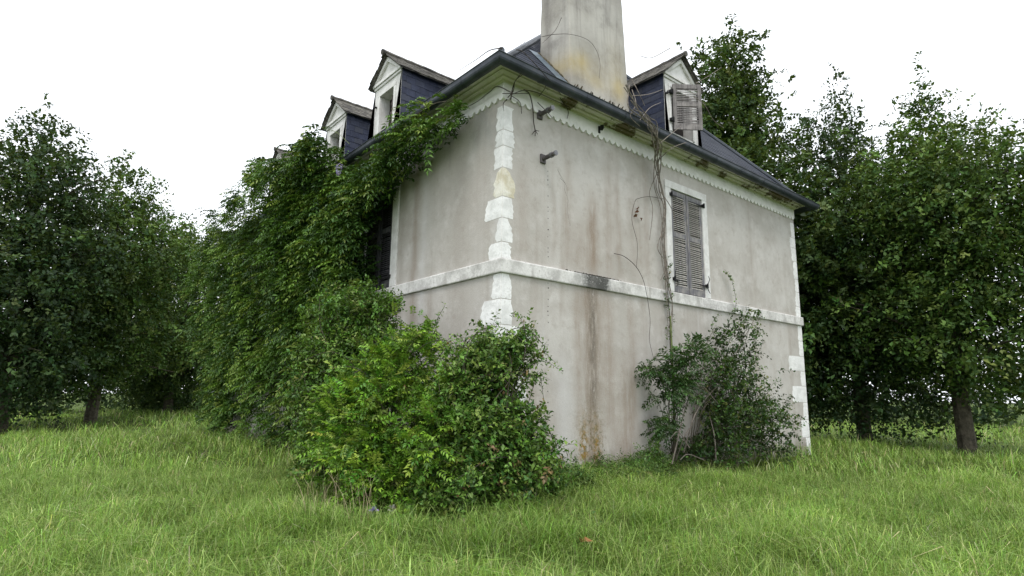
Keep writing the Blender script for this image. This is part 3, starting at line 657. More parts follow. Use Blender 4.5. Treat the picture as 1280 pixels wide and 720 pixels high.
def pnoise(p, s):
    return (np.sin(p[:, 0] * s + 1.3 * np.sin(p[:, 1] * s * .8)) + np.sin(p[:, 1] * s * 1.13 + 1.7 * np.sin(p[:, 2] * s * .9)) + np.sin(p[:, 2] * s * 1.21 + 1.1 * np.sin(p[:, 0] * s * 1.07))) / 3
def lobe_points(lobes, n, rng, shell=.6, house_gap=.04, cut=True):
    """points spread through the outer part of a union of lumpy ellipsoids"""
    RH = unit(np.array([RT[0], RT[1], 0.])); FH = unit(np.array([FW[0], FW[1], 0.])); UZ = np.array([0, 0, 1.])
    cen = []; ax = []; wt = []
    for px, py, dep, rx, ry, rz in lobes:
        cen.append(P3(px, py, dep)); a = (rx * dep / F_PX, rz, ry * dep / F_PX); ax.append(a); wt.append((a[0] * a[1] + a[1] * a[2] + a[0] * a[2]))
    cen = np.array(cen); ax = np.array(ax); wt = np.array(wt) / sum(wt); k = rng.choice(len(lobes), n, p=wt)
    d = unit(rng.normal(size=(n, 3))); rad = (shell + (1 - shell) * rng.random(n) ** .7) * (1 + .34 * pnoise(d * 2.2 + k[:, None] * 3.1, 2.6) + .13 * rng.normal(size=n))
    loc = d * ax[k] * rad[:, None]; P = cen[k] + loc[:, :1] * RH + loc[:, 1:2] * FH + loc[:, 2:] * UZ
    nn = d / ax[k]; N = unit(nn[:, :1] * RH + nn[:, 1:2] * FH + nn[:, 2:] * UZ)
    ok = ((P[:, 0] < -house_gap) | (P[:, 1] < -house_gap) | (P[:, 0] > HX + .1) | (P[:, 1] > HY + .1) if cut else np.ones(n, bool)) & (P[:, 2] > gz(P[:, 0], P[:, 1]) + .03)
    for j in range(len(lobes)):
        e = P - cen[j]; q = np.stack([e @ RH, e @ FH, e @ UZ], 1) / ax[j]; ok &= ~(((q ** 2).sum(1) < .30) & (k != j))
    return P[ok], N[ok], rad[ok]
def tints(rng, n, cols, wts, jit=.18):
    cols = np.array(cols); c = cols[rng.choice(len(cols), n, p=np.array(wts) / sum(wts))]
    return np.clip(c * (1 + jit * rng.normal(size=(n, 1))) * (1 + .08 * rng.normal(size=(n, 3))), .004, 1)
def gen_twigs(P, N, rng, k=8, tl=.30, ll=.045, lw=.55, up=.45, spread=.6, droop=.25):
    """alternate simple leaves along short twigs"""
    n = len(P); A = unit(N * .75 + np.array([0, 0, up]) + spread * rng.normal(size=(n, 3)) * .6); B = P - A * tl * .45
    Os, Ds, Ns, Ls, ids = [], [], [], [], []
    side0 = unit(np.cross(A, rng.normal(size=(n, 3)))); l = tl * rng.uniform(.6, 1.25, n)
    for i in range(k):
        t = (i + .6) / k; sg = 1 if i % 2 else -1
        pos = B + A * (l * t)[:, None] + np.array([0, 0, -1]) * (droop * l * t * t)[:, None]
        sd = unit(side0 * sg + .5 * rng.normal(size=(n, 3))); D = unit(A * .55 + sd * .9 + np.array([0, 0, -.12])); nn = unit(np.array([0, 0, 1.]) * .9 + N * .35 + .45 * rng.normal(size=(n, 3)))
        Os.append(pos); Ds.append(D); Ns.append(nn); Ls.append(ll * rng.uniform(.65, 1.25, n) * (1.1 - .35 * t)); ids.append(np.arange(n))
    return np.concatenate(Os), np.concatenate(Ds), np.concatenate(Ns), np.concatenate(Ls), np.concatenate(Ls) * lw, np.concatenate(ids), (B, A, l)
def gen_pinnate(P, N, rng, pairs=5, rl=.25, ll=.06, lw=.36, up=.2, droop=.45, spread=.6):
    """feather leaves: opposite leaflets along a drooping rachis and one at the tip"""
    n = len(P); A = unit(N * .8 + np.array([0, 0, up]) + spread * rng.normal(size=(n, 3)) * .6); B = P - A * rl * .4; l = rl * rng.uniform(.65, 1.2, n)
    nrm = unit(np.array([0, 0, 1.]) + N * .4 + .35 * rng.normal(size=(n, 3))); S = unit(np.cross(A, nrm)); nrm = np.cross(S, A)
    Os, Ds, Ns, Ls, ids = [], [], [], [], []
    dn = np.array([0, 0, -1.])
    for i in range(pairs):
        t = .25 + .68 * i / max(1, pairs - 1); pos = B + A * (l * t)[:, None] + dn * (droop * l * t * t)[:, None]; tg = unit(A + dn * (2 * droop * t))
        for sg in (-1, 1):
            D = unit(S * sg * .85 + tg * .5 + dn * .25 + .12 * rng.normal(size=(n, 3))); Os.append(pos); Ds.append(D); Ns.append(unit(nrm + .2 * rng.normal(size=(n, 3)))); Ls.append(ll * (l / rl) * rng.uniform(.8, 1.15, n)); ids.append(np.arange(n))
    pos = B + A * l[:, None] * .97 + dn * (droop * l)[:, None] * .95; Os.append(pos); Ds.append(unit(A + dn * 2 * droop)); Ns.append(nrm); Ls.append(ll * (l / rl) * rng.uniform(.9, 1.2, n)); ids.append(np.arange(n))
    L = np.concatenate(Ls); return np.concatenate(Os), np.concatenate(Ds), np.concatenate(Ns), L, L * lw, np.concatenate(ids), (B, A, l)
def foliage(name, parent, G, rng, cols, wts, mat=LEAF, jit=.15, cheap=False):
    O, D, N, L, Wd, ids, _ = G; V, T = leaves2(O, D, N, L, Wd) if cheap else leaves_mesh(O, D, N, L, Wd)
    per = tints(rng, ids.max() + 1, cols, wts, jit)[ids] * (1 + .10 * rng.normal(size=(len(ids), 1)))
    return np_obj(name, V, T, mat, parent, np.repeat(np.clip(per, .003, 1), 4 if cheap else 5, 0))
def stems(name, parent, bases, targets, rng, mat, r0=.012, r1=.003, sag=.25, seg=4, wob=.05):
    m = MB()
    for t in targets:
        b = bases[rng.integers(len(bases))]; b = np.array(b); t = np.array(t); h = t - b
        c1 = b + h * .35 + np.array([0, 0, abs(h[2]) * sag + .1]) + rng.normal(size=3) * wob; c2 = b + h * .75 + np.array([0, 0, abs(h[2]) * sag * .5]) + rng.normal(size=3) * wob
        m.tube(smoothpath([b, c1, c2, t], 4), r0 * rng.uniform(.6, 1.2), r1, seg)
    return m.obj(name, mat, parent)
def plant(name, label, cat, lobes, bases, n, style, cols, wts, seed, leaf=LEAF, stem=BARK, nst=26, r0=.012, group=None, shell=.55, gap=.05, partname='foliage', **kw):
    rng = np.random.default_rng(seed); b0 = np.mean(np.array(bases), 0); root = empty(name, tuple(b0)); tag(root, label, cat, group)
    P, N, rad = lobe_points(lobes, n, rng, shell, gap); nz = pnoise(P + seed, 7.5) + .5 * pnoise(P - seed, 15); ok = (nz > -.22) | (rng.random(len(P)) < .10); P, N, nz = P[ok], N[ok], nz[ok]; P = P + N * (.07 * nz)[:, None]; N = unit(N + .5 * rng.normal(size=N.shape)); Pi, Ni, _ = lobe_points(lobes, int(n * .35), rng, .25, gap); Ci = np.mean(P, 0); Pi = Ci + (Pi - Ci) * .80; P = np.concatenate([P, Pi]); N = np.concatenate([N, Ni])
    if style == 'twig' or style == 'pin':
        P[:, 0] = np.where((P[:, 1] > -.04) & (P[:, 0] < 1), np.minimum(P[:, 0], -.04), P[:, 0]); P[:, 1] = np.where(P[:, 0] >= 1, np.minimum(P[:, 1], -.04), P[:, 1]); ok = P[:, 2] > gz(P[:, 0], P[:, 1]) + .02; P, N = P[ok], N[ok]
    G = (gen_pinnate if style == 'pin' else gen_twigs)(P, N, rng, **kw)
    f = foliage(partname, root, G, rng, cols, wts, leaf); f.matrix_parent_inverse = Matrix.Translation(-b0) if False else f.matrix_parent_inverse
    f.location = -Vector(b0)
    s = stems('stems', root, bases, P[rng.choice(len(P), min(nst, len(P)), replace=False)], rng, stem, r0); s.location = -Vector(b0)
    B, A, l = G[6]; m = MB(); idx = rng.choice(len(B), min(len(B), 900), replace=False)
    V = []; T = []
    dn = np.array([0, 0, -1.]); side = unit(np.cross(A, rng.normal(size=A.shape))) * .0022
    e = B + A * l[:, None] * .95 + dn * (.25 * l)[:, None]; mid = B + A * l[:, None] * .5 + dn * (.06 * l)[:, None]
    V = np.stack([B - side, B + side, mid - side, mid + side, e], 1).reshape(-1, 3); b = (np.arange(len(B)) * 5)[:, None]
    T = np.concatenate([b + np.array([[0, 1, 3]]), b + np.array([[0, 3, 2]]), b + np.array([[2, 3, 4]])])
    tw = np_obj('twigs', V, T, stem if style != 'pin' else GREENST, root); tw.location = -Vector(b0)
    return root
G_BR = [(.145, .28, .026), (.20, .335, .034), (.075, .17, .02), (.28, .38, .07)]
G_DK = [(.04, .10, .018), (.075, .16, .026), (.115, .215, .036), (.18, .27, .06), (.20, .14, .06)]
G_WI = [(.026, .065, .012), (.042, .10, .018), (.075, .16, .022), (.12, .22, .03), (.17, .25, .05)]

# ---- climbing wisteria on the long wall
def wisteria():
    rng = np.random.default_rng(11); root = empty('wisteria', (-.15, 5.0, 0)); tag(root, 'dense dark green climbing wisteria smothering the long wall up to the gutter', 'climber')
    def rim(v, z, th=1.0):
        wave = .25 * np.sin(z * 3.1) + .15 * np.sin(z * 7.3 + 1)
        edge = np.interp(z, [0, 2.3, 3.2, 3.8, 4.6, 4.95, 5.2, 5.4, 5.6, 5.8, 6.0, 6.3, 6.6, 7.2], [4.0, 3.6, 3.6, 3.72, 3.62, 3.15, 2.5, 1.5, .95, .78, .9, 4.2, 5.0, 6.4]) + wave * .4
        top = np.interp(v, [0, .9, 1.6, 2.5, 3.6, 4.3, 4.7, 5.1, 5.5, 6.5, 7.2, 8, 9, 11, 15], [5.7, 5.82, 5.78, 5.62, 5.5, 5.75, 6.3, 6.3, 6.0, 6.15, 6.5, 6.45, 6.05, 5.95, 5.95]) + .12 * np.sin(v * 4.3)
        thick = np.interp(v, [.5, 1.5, 3.2, 4.5, 6, 14], [.26, .40, .42, .65, .95, 1.05]) * np.interp(z, [0, 1.5, 3, 4.6, 5.8, 7], [.35, .4, .62, .95, 1.0, .7])
        return (v > edge) & (z < top), thick
    def wallspots(n, near):
        v = np.where(rng.random(n) < near, rng.uniform(.6, 6.6, n), rng.uniform(6.6, 14.2, n)); z = rng.uniform(.4, 7.0, n); ok, th = rim(v, z); ok &= ~((z < 1.9) & (rng.random(n) < .5)); return v[ok], z[ok], th[ok]
    vi, zi, ti = wallspots(9000, .62); xi = -(.05 + np.where(zi > 5.85, .34, 0) + ti * .45 * rng.random(len(vi)))       # inner layer
    vc, zc, tc = wallspots(1500, .70); nc = len(vc); xc = -(.10 + np.where(zc > 5.85, .36, 0) + tc * (.35 + .75 * rng.random(nc) ** .7))
    per_c = rng.integers(14, 30, nc); ci = np.repeat(np.arange(nc), per_c); q = rng.normal(size=(len(ci), 3)) * np.array((.12, .15, .12)); q[:, 0] = -np.abs(q[:, 0]); cpos = np.stack([xc, vc, zc], 1)
    P = np.concatenate([np.stack([xi, vi, zi], 1), cpos[ci] + q]); dpt = np.concatenate([np.zeros(len(xi)), np.ones(len(ci))])
    P[:, 0] = np.minimum(P[:, 0], -.05)
    N = unit(np.concatenate([np.stack([-np.ones(len(vi)), rng.normal(size=len(vi)) * .4, .2 + .2 * rng.normal(size=len(vi))], 1), q * 4 + np.array((-.45, -.1, .25))]))
    G = gen_pinnate(P, N, rng, pairs=5, rl=.33, ll=.092, lw=.38, up=.12, droop=.55, spread=.7)
    O, D, N2, L, Wd, ids, _ = G; V, T = leaves2(O, D, N2, L, Wd)
    per = tints(rng, len(P), G_WI, [5, 4, 1.5, .5, .1], .12); cc = rng.choice(len(G_WI), nc, p=[.20, .28, .27, .18, .07]); per[len(xi):] = np.array(G_WI)[cc][ci] * rng.uniform(.8, 1.25, (len(ci), 1))  # inner leaves tinted darker, painting the shade between clumps
    yng = (rng.random(len(P)) < .10 * (dpt > .75)); per[yng] = np.array((.18, .25, .04)) * rng.uniform(.8, 1.2, (yng.sum(), 1))
    f = np_obj('foliage', V, T, LEAF, root, np.repeat(per[ids], 4, 0)); f.location = (.15, -5, 0)
    m = MB(); r2 = random.Random(3)
    for k in range(16):
        v0 = r2.uniform(3.8, 6); pts = [(-.08, v0, -.02)]; vv = v0; tgt = r2.uniform(3.4, 13)
        for i in range(1, 9): t = i / 8; pts.append((-.08 - r2.uniform(.0, .25) * t, v0 + (tgt - v0) * t ** 1.5 + r2.uniform(-.12, .12), 6.0 * min(1, t * 1.15)))
        m.tube(smoothpath(pts, 4), r2.uniform(.02, .05), .008, 6)
    m.tube(smoothpath([(-.3, 4.2, 5.6), (-.42, 3.2, 5.85), (-.45, 2.2, 5.95), (-.45, 1.3, 5.95), (-.5, .8, 5.8)], 6), .02, .006, 6)
    s = m.obj('stems', BARK, root); s.location = (.15, -5, 0)
    # a few hanging flower clusters
    for px, py, X_ in ((424, 213, -.95), (395, 224, -1.0)):
        p = hitL(px, py - 8, X_); n = 80 if px == 424 else 30; t = rng.random(n); g = rng.random(n) * 6.28; r = .045 * (1 - t * .75)
        O = p + np.stack([r * np.cos(g), r * np.sin(g), -.22 * t], 1); Dd = unit(np.stack([np.cos(g), np.sin(g), -.4 + 0 * g], 1)); V, T = leaves_mesh(O, Dd, np.tile((0, 0, 1.), (n, 1)), np.full(n, .035), np.full(n, .03))
        o = np_obj('blossom', V, T, PETAL, root, np.repeat(tints(rng, n, [(.50, .44, .72), (.62, .56, .80)] if px == 424 else [(.45, .40, .28), (.5, .45, .36)], [1, 1]), 5, 0)); o.location = (.15, -5, 0)
    # pale young tips waving against the sky
    m = MB(); Ps = []
    for path in (((437, 180, -.3), (420, 165, -.3), (400, 158, -.3), (388, 150, -.3)), ((392, 205, -.8), (384, 190, -.8), (372, 192, -.8)), ((520, 140, -.5), (505, 130, -.5), (492, 135, -.5)), ((412, 195, -.5), (405, 182, -.5), (404, 172, -.5))):
        pts = smoothpath([hitL(*q) for q in path], 5); m.tube(pts, .006, .002, 4); Ps += pts[5:]
    o = m.obj('tip_shoots', GREENST, root); o.location = (.15, -5, 0)
    Ps = np.array(Ps); G = gen_pinnate(Ps, unit(rng.normal(size=Ps.shape)), rng, pairs=3, rl=.12, ll=.045)
    o = foliage('tip_leaves', root, G, rng, [(.10, .16, .03), (.14, .15, .06)], [1, 1]); o.location = (.15, -5, 0)
wisteria()

# ---- shrubs round the corner of the house
base = lambda *q: [hitG(a, b) - np.array((0, 0, .03)) for a, b in q]
plant('ash_shrub', 'bright yellow-green shrub with feathery leaves in front of the long wall', 'shrub',
      [(490, 520, 7.6, 62, 62, .55), (455, 565, 7.4, 55, 55, .55), (515, 450, 7.9, 40, 40, .4), (480, 610, 7.0, 60, 36, .45), (555, 560, 7.1, 50, 62, .5), (575, 480, 7.4, 26, 34, .3), (430, 520, 8.0, 40, 46, .45), (520, 420, 8.0, 20, 30, .25), (465, 465, 8.0, 36, 32, .4)],
      base((470, 640), (500, 640), (520, 635)), 4300, 'pin', G_BR, [3, 2, 4, 1.2], 21, nst=34, pairs=5, rl=.22, ll=.064, lw=.44, up=.35, droop=.25)
plant('rose_shrub', 'dark green bramble and rose thicket hiding the foot of the corner', 'shrub',
      [(610, 470, 7.5, 50, 55, .45), (600, 560, 7.1, 62, 62, .6), (650, 575, 7.2, 46, 55, .5), (628, 425, 7.6, 36, 24, .3), (590, 620, 6.8, 62, 26, .45), (640, 625, 6.9, 50, 22, .4), (575, 505, 7.3, 40, 40, .4), (668, 600, 7.4, 28, 36, .35)],
      base((600, 640), (630, 640), (655, 632)), 5200, 'twig', G_DK, [1.6, 3.6, 3.8, 1.8, .25], 22, nst=40, k=8, tl=.28, ll=.072, lw=.6, up=.35)
plant('elder_shrub', 'tall mid-green shrub under the shuttered window on the long wall', 'shrub',
      [(440, 400, 9.4, 52, 44, .5), (405, 470, 9.2, 36, 60, .5), (450, 450, 9.0, 44, 44, .5), (410, 555, 8.8, 34, 50, .5), (475, 395, 9.3, 26, 26, .35), (392, 610, 8.3, 28, 34, .4)],
      base((410, 612), (440, 612)), 4200, 'twig', [(.05, .115, .018), (.085, .175, .024), (.13, .225, .035), (.20, .26, .07)], [3, 3, 2, .7], 23, nst=26, k=8, tl=.30, ll=.078, lw=.52, up=.3)
plant('bramble_thicket', 'dark leafy bramble thicket against the side wall below the shuttered window', 'shrub',
      [(890, 480, 10.8, 30, 42, .4), (893, 550, 10.5, 38, 42, .45), (925, 500, 11.2, 40, 60, .5), (862, 572, 10.2, 22, 20, .35), (960, 530, 11.9, 40, 50, .5), (908, 432, 11.0, 20, 30, .25), (935, 415, 11.6, 20, 34, .25)],
      base((860, 592), (890, 590), (920, 588)), 1500, 'twig', [(.020, .050, .011), (.036, .085, .016), (.066, .13, .024), (.14, .17, .05)], [4, 4, 2, .8], 24, nst=44, k=7, tl=.28, ll=.075, lw=.6, up=.25)
# sapling with a straight green pole
sb = hitR(843, 575, -.28); sb[2] = 0
plant('sapling', 'thin straight sapling with dark feathery leaves beside the window wall', 'tree',
      [(822, 463, 9.95, 24, 14, .2), (842, 452, 10.0, 22, 18, .22), (868, 438, 10.0, 22, 14, .2), (826, 497, 9.95, 16, 9, .15), (850, 480, 9.9, 20, 20, .25), (830, 535, 9.8, 18, 20, .25)],
      [sb], 520, 'pin', [(.03, .07, .018), (.035, .08, .02), (.06, .12, .03)], [3, 3, 1], 25, nst=16, r0=.008, pairs=5, rl=.24, ll=.062, lw=.45, up=.1, droop=.35, shell=.2)
ob = [o for o in bpy.data.objects if o.name == 'sapling'][0]
m = MB(); m.tube(smoothpath([sb, hitR(842, 500, -.28), hitR(840, 440, -.24), hitR(838, 395, -.16)], 5), .024, .014, 7); o = m.obj('trunk', GREENST, ob); o.location = -ob.location
# low weeds along the foot of the side wall
rw = np.random.default_rng(31)
for i, (px, py, dep, rx, ry, lab) in enumerate(((712, 605, 8.3, 26, 22, 'low nettle clump at the wall foot beside the rose thicket'), (752, 596, 8.9, 28, 18, 'low weed clump under the ochre stained plaster'), (792, 592, 9.3, 26, 18, 'low weed clump between the stain and the sapling'), (815, 580, 9.6, 22, 20, 'dark weed clump at the foot of the sapling'))):
    b = P3(px, py + ry, dep); b[2] = float(gz(b[0], b[1])) - .02
    plant('weed_clump', lab, 'weeds', [(px, py - 4, dep, rx, ry * 1.25, .35), (px + 12, py + 6, dep - .25, rx * .8, ry * .8, .3), (px - 8, py + 10, dep - .45, rx * .7, ry * .6, .3)], [b], 480, 'twig', [(.045, .10, .022), (.075, .155, .03), (.11, .20, .04)], [2, 3, 2], 40 + i, stem=GREENST, nst=10, r0=.006, k=7, tl=.22, ll=.055, lw=.45, up=.6)

# ---- dry climbers and loose stems
def strands(name, label, cat, main, copies, jit, r0, r1, mat, seed, extra=()):
    rr = np.random.default_rng(seed); m = MB()
    for c in range(copies):
        path = []
        for (a, b, Y) in main: path.append(hitR(a + rr.normal() * jit, b + rr.normal() * jit, Y - abs(rr.normal()) * .02))
        k = rr.integers(0, max(1, len(path) // 3)) if c else 0; e = len(path) - (rr.integers(0, max(1, len(path) // 3)) if c else 0)
        if e - k >= 2: m.tube(smoothpath(path[k:e], 5), r0 * rr.uniform(.5, 1.1), r1, 5)
    for path in extra: m.tube(smoothpath([hitR(*q) for q in path], 5), r0 * .6, r1, 5)
    o = m.obj(name, mat); return tag(o, label, cat)
strands('dead_climber', 'tangle of bare dry vine stems hanging from the gutter beside the window', 'climber',
        [(786, 108, -.52), (793, 128, -.53), (806, 146, -.53), (817, 160, -.52), (824, 180, -.42), (822, 205, -.16), (826, 235, -.08), (831, 262, -.08), (829, 300, -.07), (835, 345, -.08), (838, 380, -.09), (837, 420, -.08)], 9, 3.0, .014, .005, TWIG, 2,
        [((790, 112, -.3), (795, 130, -.4), (788, 145, -.53), (800, 158, -.53)), ((824, 180, -.45), (838, 168, -.5), (851, 158, -.35)), ((823, 200, -.2), (840, 185, -.45), (858, 178, -.5)), ((788, 120, -.3), (810, 118, -.2), (828, 112, -.1)), ((800, 150, -.53), (812, 135, -.35), (826, 128, -.1)), ((790, 100, -.2), (798, 115, -.3), (806, 132, -.3)),
         ((870, 104, -.5), (886, 95, -.6), (902, 84, -.7)), ((866, 120, -.4), (880, 130, -.5), (892, 150, -.55), (905, 160, -.6)), ((822, 215, -.1), (812, 240, -.07), (816, 262, -.06), (812, 300, -.06)), ((826, 240, -.09), (840, 262, -.12), (848, 292, -.12)), ((830, 285, -.08), (822, 310, -.07), (833, 330, -.08), (826, 350, -.06)), ((838, 60, -.3), (815, 72, -.3), (800, 70, -.3))])
strands('withered_leaf_stem', 'thin twig with two withered brown leaves on plaster left of window', 'climber', [(829, 250, -.06), (812, 246, -.05), (800, 248, -.05), (792, 252, -.05), (790, 275, -.045), (797, 305, -.045), (795, 335, -.045)], 1, .5, .005, .003, TWIGD, 3)
wl = bpy.data.objects['withered_leaf_stem']
O = np.array([hitR(798, 258, -.06), hitR(799, 264, -.06), hitR(797, 268, -.06), hitR(800, 272, -.06)]); V, T = leaves_mesh(O, unit(np.random.default_rng(1).normal(size=(4, 3)) + np.array((0, 0, -.8))), np.tile((0, -1., .2), (4, 1)), np.full(4, .085), np.full(4, .06), .3, .3)
np_obj('withered_leaf', V, T, DRYM, wl, np.tile((.13, .06, .04), (len(V), 1)))
strands('hanging_tendril', 'long thin dark tendril dangling down the plaster below the band', 'climber', [(768, 317, -.05), (780, 321, -.05), (795, 333, -.06), (804, 350, -.07), (809, 372, -.06), (812, 400, -.05), (812, 425, -.05), (817, 447, -.06)], 1, .3, .008, .003, TWIGD, 4)
strands('corner_creeper', 'bare creeper stems crossing the cornice at the house corner', 'climber',
        [(636, 124, -.06), (641, 112, -.12), (645, 102, -.25), (652, 92, -.40)], 2, 1.5, .011, .005, TWIGD, 5,
        [((640, 118, -.08), (655, 113, -.15), (672, 116, -.12), (690, 124, -.1), (712, 134, -.1)), ((628, 117, -.1), (645, 117, -.1), (662, 117, -.12)), ((640, 120, -.08), (650, 128, -.06), (652, 142, -.05)), ((674, 120, -.1), (680, 112, -.2), (684, 104, -.36)), ((645, 62, -.45), (655, 66, -.5), (676, 88, -.55), (701, 118, -.3)), ((700, 122, -.15), (710, 138, -.06), (709, 148, -.05)), ((672, 128, -.08), (684, 140, -.07), (690, 147, -.07))])
m = MB()
for path in (((640, 116, -.1), (622, 108, -.15), (612, 115, -.12), (598, 126, -.1), (584, 134, -.1), (573, 141, -.1)), ((634, 124, -.06), (629, 130, -.05), (630, 139, -.05)), ((628, 60, -.5), (612, 63, -.55), (596, 74, -.6), (574, 88, -.6))): m.tube(smoothpath([hitL(*q) for q in path], 5), .009, .003, 5)
o = m.obj('dry_shoot', TWIGD); tag(o, 'thin bare shoot trailing under the cornice from corner to wisteria', 'climber')
m = MB()
for path in (((677, 46, .0), (693, 43, -.01), (714, 43, .0), (735, 50, .01), (746, 64, .01), (750, 80, .0), (749, 98, .0)), ((702, 22, .0), (694, 38, .0), (678, 54, .0))): m.tube(smoothpath([hitR(a, b, Y - .02) for a, b, Y in path], 6), .005, .003, 4)
tag(m.obj('chimney_tendril', TWIGD), 'thin dry tendril arching across the chimney face', 'climber')
# green ivy strand beside the window
rng = np.random.default_rng(55); iv = empty('ivy_strand', tuple(hitR(838, 500, -.06))); tag(iv, 'narrow green ivy strand climbing the wall to the window sill', 'climber')
pts = smoothpath([hitR(*q) for q in ((842, 500, -.1), (838, 440, -.07), (837, 400, -.07), (835, 370, -.07), (834, 340, -.06), (832, 318, -.05))], 8); m = MB(); m.tube(pts, .012, .004, 5); s = m.obj('stems', TWIGD, iv); s.location = -iv.location
P = np.array(pts)[rng.integers(0, len(pts), 70)] + rng.normal(size=(70, 3)) * np.array((.06, .02, .05)); P[:, 1] = np.minimum(P[:, 1], -.03)
o = foliage('foliage', iv, gen_twigs(P, np.tile((0, -1., .2), (70, 1)), rng, k=3, tl=.08, ll=.05, lw=.8), rng, [(.04, .08, .02), (.07, .12, .03), (.25, .18, .05)], [3, 3, .4]); o.location = -iv.location
# a sprig at the right-hand wall
sp = empty('wall_sprig', tuple(hitR(900, 420, -.1))); tag(sp, 'leafy bramble shoot rising along the plaster right of the shuttered window', 'climber')
m = MB(); Ps = []
for path in (((905, 440, -.15), (893, 420, -.12), (890, 405, -.1), (899, 392, -.1)), ((915, 350, -.1), (912, 345, -.1), (906, 340, -.08)), ((905, 420, -.12), (912, 400, -.1), (920, 380, -.1), (915, 350, -.1)), ((872, 420, -.1), (885, 432, -.12), (892, 438, -.15))):
    pp = smoothpath([hitR(*q) for q in path], 5); m.tube(pp, .006, .003, 4); Ps += pp
o = m.obj('stems', TWIGD, sp); o.location = -sp.location; Ps = np.array(Ps)
o = foliage('foliage', sp, gen_twigs(Ps, np.tile((0, -1., .3), (len(Ps), 1)), rng, k=3, tl=.10, ll=.055, lw=.55), rng, G_DK, [2, 3, 3, 1, .3]); o.location = -sp.location
# arching dead canes in front of the bramble
m = MB(); rr = random.Random(12)
for path in (((855, 565, .8), (868, 520, .9), (885, 495, .6), (900, 480, .5)), ((845, 575, .7), (856, 545, .9), (866, 530, .8)), ((862, 560, .9), (848, 540, .8), (838, 548, .8)), ((895, 575, .9), (893, 545, .9), (887, 520, .6)), ((840, 580, .8), (860, 500, .6), (876, 482, .5), (898, 505, .8)), ((880, 575, 1.), (860, 568, 1.), (850, 575, 1.))):
    m.tube(smoothpath([hitR(a, b, -Y) for a, b, Y in path], 5), .011, .005, 5)
tag(m.obj('dead_canes', mat_plain('grey_brown_cane', (.11, .095, .08), .9)), 'arching dead grey canes leaning out of the dark bramble thicket', 'canes')
# arching bramble shoots out of the rose thicket
rs = empty('bramble_shoot', tuple(hitG(640, 640))); tag(rs, 'arching bramble shoots with sparse leaves reaching over the bare plaster', 'bramble')
m = MB(); Ps = []
for path in (((625, 430, 7.6), (640, 412, 7.5), (660, 412, 7.4), (678, 430, 7.4), (683, 440, 7.4)), ((640, 470, 7.4), (655, 440, 7.4), (668, 430, 7.4), (676, 445, 7.4)), ((650, 540, 7.3), (672, 470, 7.5), (680, 500, 7.5)), ((655, 560, 7.3), (670, 520, 7.4), (690, 545, 7.5), (702, 552, 7.5)), ((620, 600, 6.9), (645, 470, 7.3), (655, 485, 7.3)), ((560, 470, 7.7), (545, 410, 7.9), (556, 382, 7.9)), ((500, 440, 8.0), (475, 410, 8.0), (468, 402, 8.0)), ((505, 520, 7.6), (445, 480, 7.8), (395, 500, 7.8), (378, 515, 7.8))):
    pp = smoothpath([P3(*q) for q in path], 5); pp = [p if (p[0] < -.05 or p[1] < -.05) else np.array((p[0], min(p[1], -.08), p[2])) for p in pp]; m.tube(pp, .007, .003, 4); Ps += pp[2:]
r9 = np.random.default_rng(99)
for i in range(46):
    px, py, dep = ((r9.uniform(415, 540), r9.uniform(430, 560), r9.uniform(7.2, 7.9)), (r9.uniform(545, 675), r9.uniform(420, 590), r9.uniform(6.9, 7.4)))[i % 2]
    a = P3(px, py, dep); g = r9.normal(size=3) * np.array((.30, .30, .10)); up_ = r9.uniform(.15, .42)
    pp = smoothpath([a, a + g * .4 + np.array((0, 0, up_ * .7)), a + g * .9 + np.array((0, 0, up_)), a + g * 1.5 + np.array((0, 0, up_ * r9.uniform(.5, .95)))], 4)
    pp = [p if (p[0] < -.05 or p[1] < -.05) else np.array((p[0], -.06, p[2])) for p in pp]; m.tube(pp, .006, .002, 4); Ps += pp[4:]
o = m.obj('stems', TWIGD, rs); o.location = -rs.location; o['kind'] = 'stuff'; Ps = np.array(Ps)
o = foliage('foliage', rs, gen_twigs(Ps, unit(np.random.default_rng(9).normal(size=Ps.shape)), rng, k=4, tl=.13, ll=.052, lw=.55), rng, G_DK, [.5, 2, 4, 3, .5]); o.location = -rs.location

